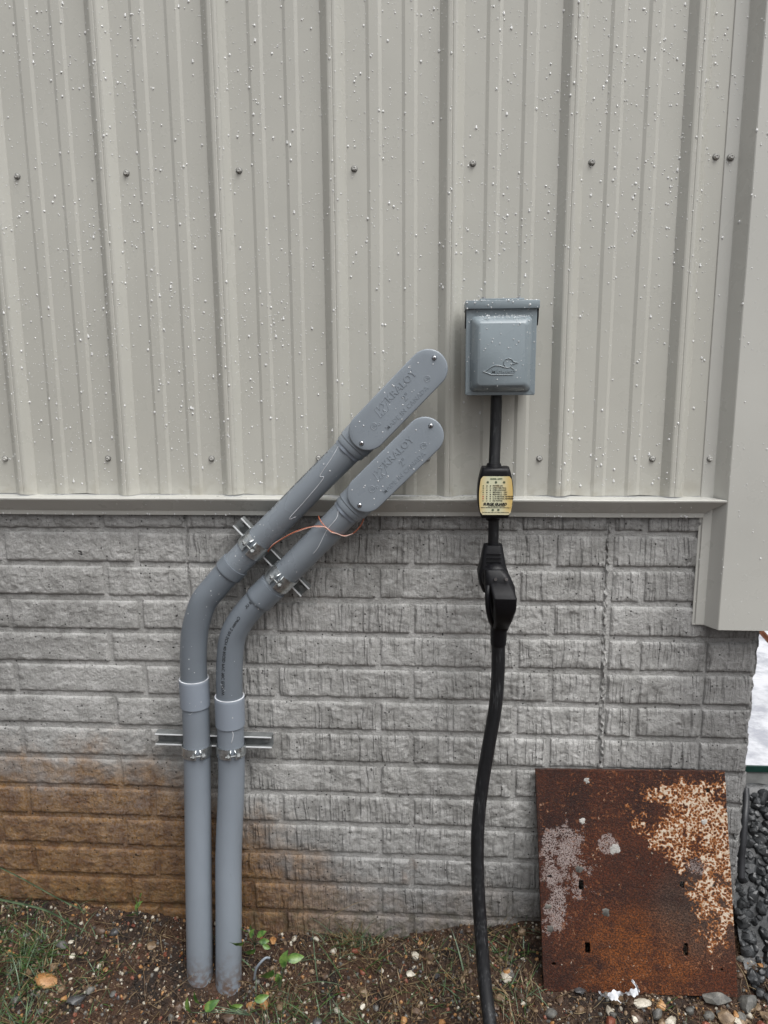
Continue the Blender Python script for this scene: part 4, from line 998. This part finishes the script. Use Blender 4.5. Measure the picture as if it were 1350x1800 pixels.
big(1313, 1762, .022, STN[4], 'broken grey and tan stone to the right of the large oblong one', .7, .5, 1.2, .8, 8)
big(1130, 1766, .017, STN[1], 'whitish oblong stone below the rusty plate', .5, .1, 1.3, .75, 9)
big(1276, 1790, .022, STN[0], 'rounded tan stone below the large grey oblong stone', .8, .9, 1.0, .9, 10)
big(916, 1638, .013, STN[0], 'small tan stone standing between the black cord and the rusty plate', 1.0, .9, .8, .9, 1)
big(722, 1712, .010, STN[1], 'small smooth white pebble among straw below the wall', .5, .2, 1.4, .8, 6)
big(131, 1758, .016, STN[5], 'black lump of stone right of the orange stone', .6, .2, 1.3, .8, 11)
# ---- rubble bank and slab right of the wall's end
mb = MB(); gx = np.linspace(1.325, 2.6, 90); gy2 = np.linspace(-.06, 1.0, 60); X, Y = np.meshgrid(gx, gy2)
def bank(X, Y): return np.interp(Y, [-.10, -.04, .17, .24, 1.0], [-.03, .02, .315, .325, .32]) + fbm(X * 14, Y * 14, 0, 3, 81) * .012
mb.grid(np.dstack([X, Y, bank(X, Y)]))
bk = tag(mb.build('earth_bank', COAL), kind='structure')
n = 0; rr = random.Random(5)
cm = []
for k in range(6):
    v, f = rockshape(ICO2, 500 + k, .4); me = bpy.data.meshes.new('stone'); me.from_pydata(v.tolist(), [], f); me.polygons.foreach_set('use_smooth', [True] * len(f)); me.set_sharp_from_angle(angle=math.radians(25)); me.materials.append(COAL); cm.append(me)
for k in range(298):
    x = rr.uniform(1.325, 1.48); y = rr.uniform(-.11, .16); r = rr.uniform(.008, .016)
    o = bpy.data.objects.new('stone', cm[rr.randrange(6)]); COL.objects.link(o); o.parent = bk
    o.location = (max(x, 1.322 + r), y, float(bank(x, y)) + .003); o.scale = (r * 1.1, r * .9, r * .8); o.rotation_euler = [rr.uniform(0, 6) for _ in range(3)]
sy = .175
ga, gb = at(1330, 1345, sy), at(1330, 1355.5, sy); gc = at(1330, 1400, sy)
mb = MB(); gx = np.linspace(1.33, 2.6, 60); rows = []
for y, z in ((sy + .9, gb.z - .002), (sy + .014, gb.z - .002), (sy + .002, gb.z - .005), (sy, gb.z - .012), (sy + .001, gc.z + .006), (sy + .006, gc.z - .02), (sy + .02, gc.z - .10)):
    rows.append([(x, y + float(fbm(x * 30, z * 30, 0, 3, 5)) * .004, z + (float(fbm(x * 26, 3, 0, 3, 6)) * .008 if z < gc.z + .01 else 0)) for x in gx])
mb.grid(rows, flip=True); o = mb.build('concrete_slab', simple('pale smooth concrete', (.20, .205, .20), .6, bs=45, bst=.5, bd=.002))
tag(o, 'grey concrete slab edge behind the right end of the wall', 'slab')
pn = empty('white_panel', (1.6, sy, ga.z), 'wet white scratched panel with dark green edge, behind the right end of the wall', 'panel')
def m_white():
    n = N('wet white sheet'); a = n.noise(1, 3, .7, n.mp((8, 300, 8), rot=(0, 0, .6))); b = n.noise(1, 3, .7, n.mp((300, 14, 8), rot=(0, 0, .9)))
    sc = n.math('MAXIMUM', n.ramp(a, .66, .72), n.ramp(b, .68, .73))
    col = n.mix(n.math('MULTIPLY', sc, .85), n.mix(n.ramp(n.noise(9, 5, .7), .4, .65), (.62, .63, .66), (.36, .37, .41)), (.10, .10, .12)); return n.out(col, .22, n.bump(n.noise(60, 3), .4, .001))
mb = MB(); mb.box((2.0, sy + .50, (ga.z + gb.z) / 2 + .0005), (1.34, 1.0, ga.z - gb.z - .001)); mb.build('sheet', m_white(), pn, smooth=False)
mb = MB(); mb.box((2.0, sy - .003, (ga.z + gb.z) / 2), (1.34, .005, ga.z - gb.z), bev=.001); mb.build('green_edge', simple('dark green edging', (.006, .035, .028), .35), pn, smooth=False)
q1, q2 = at(1334, 1106, .5), at(1352, 1126, .5); d_ = (q2 - q1)
mb = MB(); mb.cyl(q1 - d_ * .6, q2 + d_ * 6, .0075, 16); o = mb.build('copper_pipe', simple('weathered copper', (.22, .09, .05), .35, .8), sharp=30)
tag(o, 'thin reddish brown pipe just beneath the corner trim at the right edge', 'pipe')
mb = MB(); mb.tube(crom(to3([(1311, 1385, .12), (1311.5, 1410, .10), (1309, 1440, .075), (1306, 1480, .055), (1304, 1510, .045), (1303, 1545, .03)]), 8), [.0075] * 41, 16); o = mb.build('dark_hose', simple('dark grey hose', (.022, .023, .026), .45))
tag(o, 'dark grey hose between the end of the wall and the black rubble', 'hose')
# ================================================================ RUSTY PLATE
pa, pb, pc_, pd = at(941.5, 1352, -.010), at(1272, 1357, -.010), at(956, 1740, -.118), at(1299, 1747, -.118)
ex = Vector(unit(np.array(pd - pc_) + np.array(pb - pa))); ez = Vector(unit(np.array(pa - pc_))); ey = ez.cross(ex).normalized(); ez = ex.cross(ey)
pw = ((pd - pc_).length + (pb - pa).length) / 2; ph = (pa - pc_).length
cu = bpy.data.curves.new('c', 'CURVE'); cu.dimensions = '2D'; cu.fill_mode = 'BOTH'; cu.extrude = .0032; cu.bevel_depth = .0010; cu.bevel_resolution = 1
def spl(pts):
    s = cu.splines.new('POLY'); s.points.add(len(pts) - 1); s.use_cyclic_u = True
    for p_, (x, y) in zip(s.points, pts): p_.co = (x, y, 0, 1)
out = []
def edge(a, b, n, s0):
    for k in range(n):
        t_ = k / n; x = a[0] + (b[0] - a[0]) * t_; y = a[1] + (b[1] - a[1]) * t_
        j = .0009 * float(fbm(x * 70, y * 70, s0, 3, 7)); out.append((x + j, y + j))
sk = ((pa - pc_).dot(ex)); 
edge((sk, ph), (0, 0), 60, 1); edge((0, 0), (pw * 1.0, -.001), 50, 2); edge((pw, -.001), (sk + (pb - pa).dot(ex), ph - .001), 60, 3); edge((sk + (pb - pa).dot(ex), ph - .001), (sk, ph), 50, 4)
spl(out)
def hole(px, py, w, h, r=.4):
    d = FW + (px - 675) / FP * RT - (py - 900) / FP * UP; O = Vector((CX, CY, CZ)); nrm = ey; t = (pc_ - O).dot(nrm) / d.dot(nrm); P_ = O + d * t - pc_
    cx, cy = P_.dot(ex), P_.dot(ez); k = 14
    spl([(cx + w / 2 * (abs(math.cos(a)) ** r) * math.copysign(1, math.cos(a)) * (1 + .12 * math.sin(3 * a + px)), cy + h / 2 * (abs(math.sin(a)) ** r) * math.copysign(1, math.sin(a)) * (1 + .08 * math.cos(2 * a + py))) for a in np.linspace(0, 2 * PI, k, endpoint=False) + .2])
hole(1243.5, 1389, .010, .013); hole(1021, 1555, .013, .023); hole(1198, 1554, .012, .016, .8); hole(966, 1539.5, .012, .009, .8)
hole(1032, 1665, .013, .028); hole(1204.5, 1668, .012, .028); hole(973, 1693, .012, .009, .8); hole(1267, 1703, .009, .008, .9); hole(1254, 1556, .009, .010, .9)
co = bpy.data.objects.new('c', cu); COL.objects.link(co); dg = bpy.context.evaluated_depsgraph_get(); pm = bpy.data.meshes.new_from_object(co.evaluated_get(dg)); bpy.data.objects.remove(co)
# curve lies in local XY: turn to local XZ so the material reads X and Z
for v in pm.vertices: x, y, z = v.co; v.co = (x, -z, y)
pm.materials.clear(); pm.update()
pl = bpy.data.objects.new('rusty_plate', pm); COL.objects.link(pl); pm.materials.append(RUSTM)
M4 = Matrix.Identity(4)
for i in range(3): M4[i][0] = ex[i]; M4[i][1] = ey[i] if ey.y > 0 else -ey[i]; M4[i][2] = ez[i]
M4.translation = pc_; pl.matrix_world = M4
tag(pl, 'rusty square steel plate with slots and flaking cream paint, leaning on the wall', 'steel plate')
# mineral crust lumps on the plate
for (px, py, r) in ((1081, 1490, .011), (1018, 1526, .0085), (1064, 1602, .008), (967, 1631, .0075), (963, 1592, .006), (1030, 1371, .006), (1023, 1442, .0065), (1236, 1444, .006), (1262, 1356, .0)):
    if not r: continue
    d = FW + (px - 675) / FP * RT - (py - 900) / FP * UP; O = Vector((CX, CY, CZ)); t = (pc_ - O).dot(ey) / d.dot(ey); P_ = pl.matrix_world.inverted() @ (O + d * t)
    mb = MB(); n = 40; lp = [1 + .6 * float(fbm(math.cos(a) * 1.6 + px, math.sin(a) * 1.6, 0, 4, 3)) for a in np.linspace(0, 2 * PI, n, endpoint=False)]
    LL = [[(P_.x + r * k_ * l * math.cos(a), -.0041 - h, P_.z + r * k_ * l * math.sin(a)) for a, l in zip(np.linspace(0, 2 * PI, n, endpoint=False), lp)] for k_, h in ((1, 0), (.85, .0006), (.4, .0009))]
    mb.loft(LL, False, True); o = mb.build('crust_spot', STN[4] if px in (1018, 1064, 967, 963) else CRUST, None); o.parent = pl
# ================================================================ PLASTIC SCRAP
sc0 = np.array(at(1100, 1748, -.150)); mb = MB()
path = to3([(1052, 1742, -.150), (1060, 1750, -.160), (1075, 1750, -.168), (1092, 1747, -.160), (1108, 1745, -.158), (1122, 1743, -.150), (1118, 1732, -.140), (1111, 1723, -.132)])
pp = crom(path, 8); rows = []
for i, p_ in enumerate(pp):
    wv = np.interp(i / len(pp), [0, .1, .3, .6, .8, 1], [.001, .004, .007, .006, .004, .0015]); tw = i * .35
    rows.append([p_ + np.array((0, wv * k_ * math.cos(tw) * .8, wv * k_)) + np.array((0, .002 * math.sin(i * 1.3 + k_ * 3), 0)) for k_ in (-1, -.4, .3, 1)])
mb.grid(rows); path = to3([(1080, 1750, -.166), (1084, 1758, -.172), (1092, 1762, -.176)]); pp = crom(path, 6)
mb.grid([[p_ + np.array((k_ * .006 * (1 - i / 14), .002 * math.sin(i + k_), 0)) for k_ in (-1, 0, 1)] for i, p_ in enumerate(pp)])
for k_, p_ in enumerate(((1111, 1722, 1124, 1744), (1110, 1724, 1120, 1742))):
    mb.tube(to3([(p_[0], p_[1], -.133), ((p_[0] + p_[2]) / 2 + 2, (p_[1] + p_[3]) / 2, -.14), (p_[2], p_[3], -.15)]), .0011, 5)
o = mb.build('plastic_scrap', WHT); tag(o, 'torn scrap of white plastic film below the rusty plate', 'litter')
# ================================================================ GRASS, STRAW, WEEDS
def blade(mb, p0, d, L, w, bend, segs=7, mi=0, droop=1.0):
    d = unit(d); sidev = unit(np.cross(d, (0, 0, 1)) + 1e-6); rows = []
    p = np.array(p0, float); v = d.copy(); st = L / segs
    for i in range(segs + 1):
        t_ = i / segs; ww = w * (1 - t_ ** 2.2) * .5 + .00012
        nn = unit(np.cross(v, sidev)); rows.append([p - sidev * ww + nn * ww * .25, p, p + sidev * ww + nn * ww * .25])
        v = unit(v + np.array((bend[0], bend[1], -droop * .18)) * (st / .02)); p = p + v * st
        g = gz(p[0], p[1]) + .002 if p[1] < 0 else -1
        if p[1] > -.006: p[1] = -.006
        if p[2] < g: p[2] = g; v[2] = max(v[2], 0.02)
    mb.grid(rows, mi=mi)
mb = MB()
def tuft(x, y, n, L, spread=.02, up=.8, mats=(.62, .22, .16), w=.0022):
    for k in range(n):
        a = RNG.uniform(0, 2 * PI); px, py = x + RNG.normal(0, spread), min(-.006, y + RNG.normal(0, spread))
        if inplate(px, py) or inpipe(px, py, .03): continue
        d = (math.cos(a) * .8, math.sin(a) * .8, RNG.uniform(.2, 1.3) * up)
        blade(mb, (px, py, gz(px, py) - .002), d, L * RNG.uniform(.45, 1.3), w * RNG.uniform(.5, 1.3), (RNG.normal(0, .05), RNG.normal(0, .05)), mi=int(RNG.choice(3, p=mats)), droop=RNG.uniform(.2, 1.3))
for k in range(46): tuft(RNG.uniform(-.52, -.22), -RNG.uniform(.01, .30), 22, .055)
for k in range(14): tuft(RNG.uniform(-.24, -.05), -RNG.uniform(.05, .33), 9, .040, mats=(.45, .2, .35))
for k in range(38): tuft(RNG.uniform(.18, .56), -RNG.uniform(.12, .34), 16, .052, mats=(.42, .22, .36))
for k in range(20): tuft(RNG.uniform(.48, .86), -RNG.uniform(.01, .16), 14, .050, mats=(.35, .2, .45))
for k in range(12): tuft(RNG.uniform(.84, 1.36), -RNG.uniform(.15, .33), 7, .035, mats=(.5, .2, .3))
for k in range(6): tuft(RNG.uniform(.80, .86), -RNG.uniform(.01, .2), 9, .055, mats=(.5, .2, .3))
for k in range(10): tuft(.43 + RNG.normal(0, .03), -.02, 12, .075, .012, 1.3, mats=(.15, .25, .6))
for k in range(46):      # longer arching blades
    x = RNG.choice([RNG.uniform(-.5, -.25), RNG.uniform(.45, .86), RNG.uniform(.2, .5)], p=[.55, .2, .25]); y = -RNG.uniform(.04, .30); a = RNG.uniform(0, 2 * PI)
    blade(mb, (x, y, gz(x, y)), (math.cos(a), math.sin(a) * .5, RNG.uniform(.5, 1.4)), RNG.uniform(.07, .15), RNG.uniform(.0025, .0042), (RNG.normal(0, .04), 0), 12, int(RNG.choice(3, p=[.45, .4, .15])), RNG.uniform(.5, 1.1))
g = mb.build('grass', [GRN, GRN2, STRAW]); tag(g, 'short wet grass and weeds growing from the soil along the wall', 'grass', kind='stuff')
mb = MB()
for k in range(2600):
    x = RNG.uniform(-.5, 1.4); y = -RNG.uniform(.01, .36)
    if inplate(x, y) or inpipe(x, y, .045) or (x < 0 and RNG.random() < .5): continue
    a = RNG.uniform(0, 2 * PI); L = RNG.uniform(.012, .065); z = gz(x, y) + .003
    q2 = (x + L * math.cos(a), min(-.008, y + L * math.sin(a))); 
    if inplate(*q2): continue
    mid = ((x + q2[0]) / 2 + RNG.normal(0, .003), min(-.006, (y + q2[1]) / 2 + RNG.normal(0, .003)))
    pth = crom([(x, y, z), (*mid, gz(*mid) + RNG.uniform(.004, .014)), (*q2, gz(*q2) + RNG.uniform(.002, .012))], 4)
    mb.tube(pth, RNG.uniform(.0003, .0009), 4, mi=int(RNG.choice(2, p=[.45, .55])))
o = mb.build('straw', [STRAW, ROOT]); tag(o, 'dead straw and brown roots scattered over the soil', 'straw', kind='stuff')
# long single blades
def longb(pts, w, mat, label):
    P_ = crom(to3(pts), 10); mb = MB(); rows = []; n = len(P_)
    for i, p_ in enumerate(P_):
        t_ = i / (n - 1); ww = w / 2 * min(1, (1 - t_) * 3 + .05) * min(1, t_ * 6 + .3); rows.append([p_ + np.array((0, 0, ww)) , p_ + np.array((0, .0008, 0)), p_ - np.array((0, 0, ww))])
    mb.grid(rows); o = mb.build('grass_blade', mat); return tag(o, label, 'grass blade', 'long grass blades near the wall')
longb([(-30, 1576, -.22), (20, 1585, -.22), (80, 1600, -.20), (130, 1626, -.17), (175, 1650, -.13)], .0055, GRN2, 'long pale grass blade arching in from the left edge, lower of two')
longb([(-20, 1515, -.14), (40, 1545, -.13), (100, 1578, -.11), (140, 1597, -.09), (165, 1610, -.07)], .0040, GRN2, 'long grass blade slanting down right across the orange stained bricks')
longb([(160, 1782, -.29), (185, 1745, -.25), (200, 1690, -.20), (200, 1640, -.15), (190, 1590, -.09), (180, 1560, -.06)], .0030, GRN2, 'tall thin grass blade standing left of the left conduit')
longb([(-4, 1800, -.33), (6, 1760, -.31), (14, 1720, -.29), (40, 1680, -.27)], .0060, GRN2, 'broad grass blade at the lower left corner of the scene')
longb([(556, 1641, -.10), (566, 1620, -.07), (620, 1590, -.03), (650, 1582, -.02)], .0016, STRAW, 'thin dry stalk leaning up against the wall right of the conduits')
longb([(268, 1768, -.27), (300, 1745, -.24), (350, 1705, -.20)], .0020, STRAW, 'straight straw stalk in front of the left conduit base')
# weeds with broad leaves
def leafmesh(L, w, curl=.25):
    mb = MB(); rows = []
    for i in range(9):
        t_ = i / 8; ww = w / 2 * math.sin(PI * min(1, t_ * .94 + .05)) ** .8 * (1 - .25 * t_); x = L * t_; z = -curl * L * t_ * t_
        rows.append([(x, -ww, z + ww * .35 + .0006 * math.sin(i * 2)), (x, -ww * .5, z + ww * .12), (x, 0, z), (x, ww * .5, z + ww * .12), (x, ww, z + ww * .35 - .0006 * math.sin(i * 2))])
    mb.grid(rows); me = mb.mesh('leaf'); me.materials.append(LEAF); return me
LM = [leafmesh(.030, .020), leafmesh(.024, .016, .4), leafmesh(.016, .010, .1)]
def weed(base, leaves, label, stemr=.0008):
    o = empty('weed_plant', base, label, 'weed', 'broad leaved weeds by the conduits')
    sm = MB()
    for (px, py, Y, ang, tilt, k, s) in leaves:
        p_ = at(px, py, Y); lf = bpy.data.objects.new('leaf', LM[k]); COL.objects.link(lf); lf.parent = o; lf.location = p_ - o.location
        lf.rotation_euler = (tilt, random.uniform(-.1, .3), 0); 
        lf.rotation_euler = (Matrix.Rotation(ang, 3, Vector((0, -1, 0))) @ Matrix.Rotation(tilt, 3, 'X')).to_euler(); lf.scale = (s * 1.3, s * 1.3, s * 1.3)
        mid = (Vector(base) + p_) / 2 + Vector((0, -.004, .008)); sm.tube(crom([base, mid, p_], 5), stemr, 5)
    sm.build('stem', GRN2, o); return o
b0 = at(492, 1740, -.15)
weed(b0, [(497, 1700, -.16, 1.4, 1.0, 0, .95), (480, 1705, -.165, 3.9, 1.1, 0, 1.1), (505, 1686, -.15, .2, .9, 1, 1.1), (486, 1712, -.16, -1.2, 1.0, 1, .9), (492, 1716, -.165, -1.8, .8, 1, .8)], 'weed with three round green leaves just right of the right conduit')
b1 = at(448, 1662, -.07)
weed(b1, [(428, 1656, -.15, 3.5, 1.0, 0, .85), (448, 1668, -.11, 3.7, 1.1, 0, .9), (440, 1648, -.10, 1.2, .9, 2, 1.1), (452, 1646, -.09, .6, .7, 2, 1.2), (446, 1640, -.09, 2.0, .9, 2, 1), (456, 1655, -.09, .1, .9, 2, 1.1), (462, 1662, -.1, -.4, .9, 2, .9), (436, 1637, -.09, 2.8, .9, 2, .9)], 'leafy green weed against the right conduit, one leaf lying across it')
b2 = at(242, 1610, -.04)
weed(b2, [(238, 1600, -.045, 1.2, .6, 1, .8), (243, 1590, -.04, 1.9, .5, 2, 1), (236, 1605, -.05, 3.6, .8, 2, 1.0), (246, 1580, -.04, 1.3, .5, 2, .8)], 'small yellow green sprout at the wall left of the conduits')
b3 = at(440, 1785, -.24)
weed(b3, [(448, 1758, -.22, .3, 1.1, 1, .9), (418, 1772, -.235, 3.0, 1.1, 1, .9), (404, 1773, -.235, .2, 1.2, 1, .8), (352, 1765, -.24, 2.2, 1.0, 0, .7), (335, 1780, -.25, 1.9, 1.0, 0, .8), (360, 1775, -.25, .7, 1.0, 1, 1)], 'low weed with dark leaves in front of the conduit bases')
# dead leaf, plastic offcut ring, nail
dl = bpy.data.objects.new('dead_leaf', leafmesh(.026, .017, .5)); COL.objects.link(dl); dl.data.materials.clear(); dl.data.materials.append(DLEAF)
q_ = at(250, 1782, -.26); dl.location = (q_.x, q_.y, gz(q_.x, q_.y) + .008); dl.rotation_euler = (.3, -.5, .6); tag(dl, 'curled pale dead leaf on the soil in front of the left conduit', 'leaf')
mb = MB(); mb.tube(crom(to3([(447, 1722, -.15), (450, 1704, -.155), (458, 1692, -.155), (467, 1684, -.15), (474, 1684, -.145)]), 8), .0026, 10); o = mb.build('plastic_ring', PVCW); tag(o, 'curved grey plastic offcut among the weeds right of the conduits', 'plastic offcut')
q_ = at(85, 1772, -.29); q2 = at(120, 1800, -.31); mb = MB()
mb.cyl((q_.x, q_.y, gz(q_.x, q_.y) + .006), (q2.x, q2.y, gz(q2.x, q2.y) + .006), .0022, 10); mb.cyl((q_.x, q_.y, gz(q_.x, q_.y) + .006), Vector((q_.x - .001, q_.y, gz(q_.x, q_.y) + .0065)), .0042, 12)
o = mb.build('nail', STEEL, sharp=30); tag(o, 'grey nail lying on the soil at the lower left', 'nail')
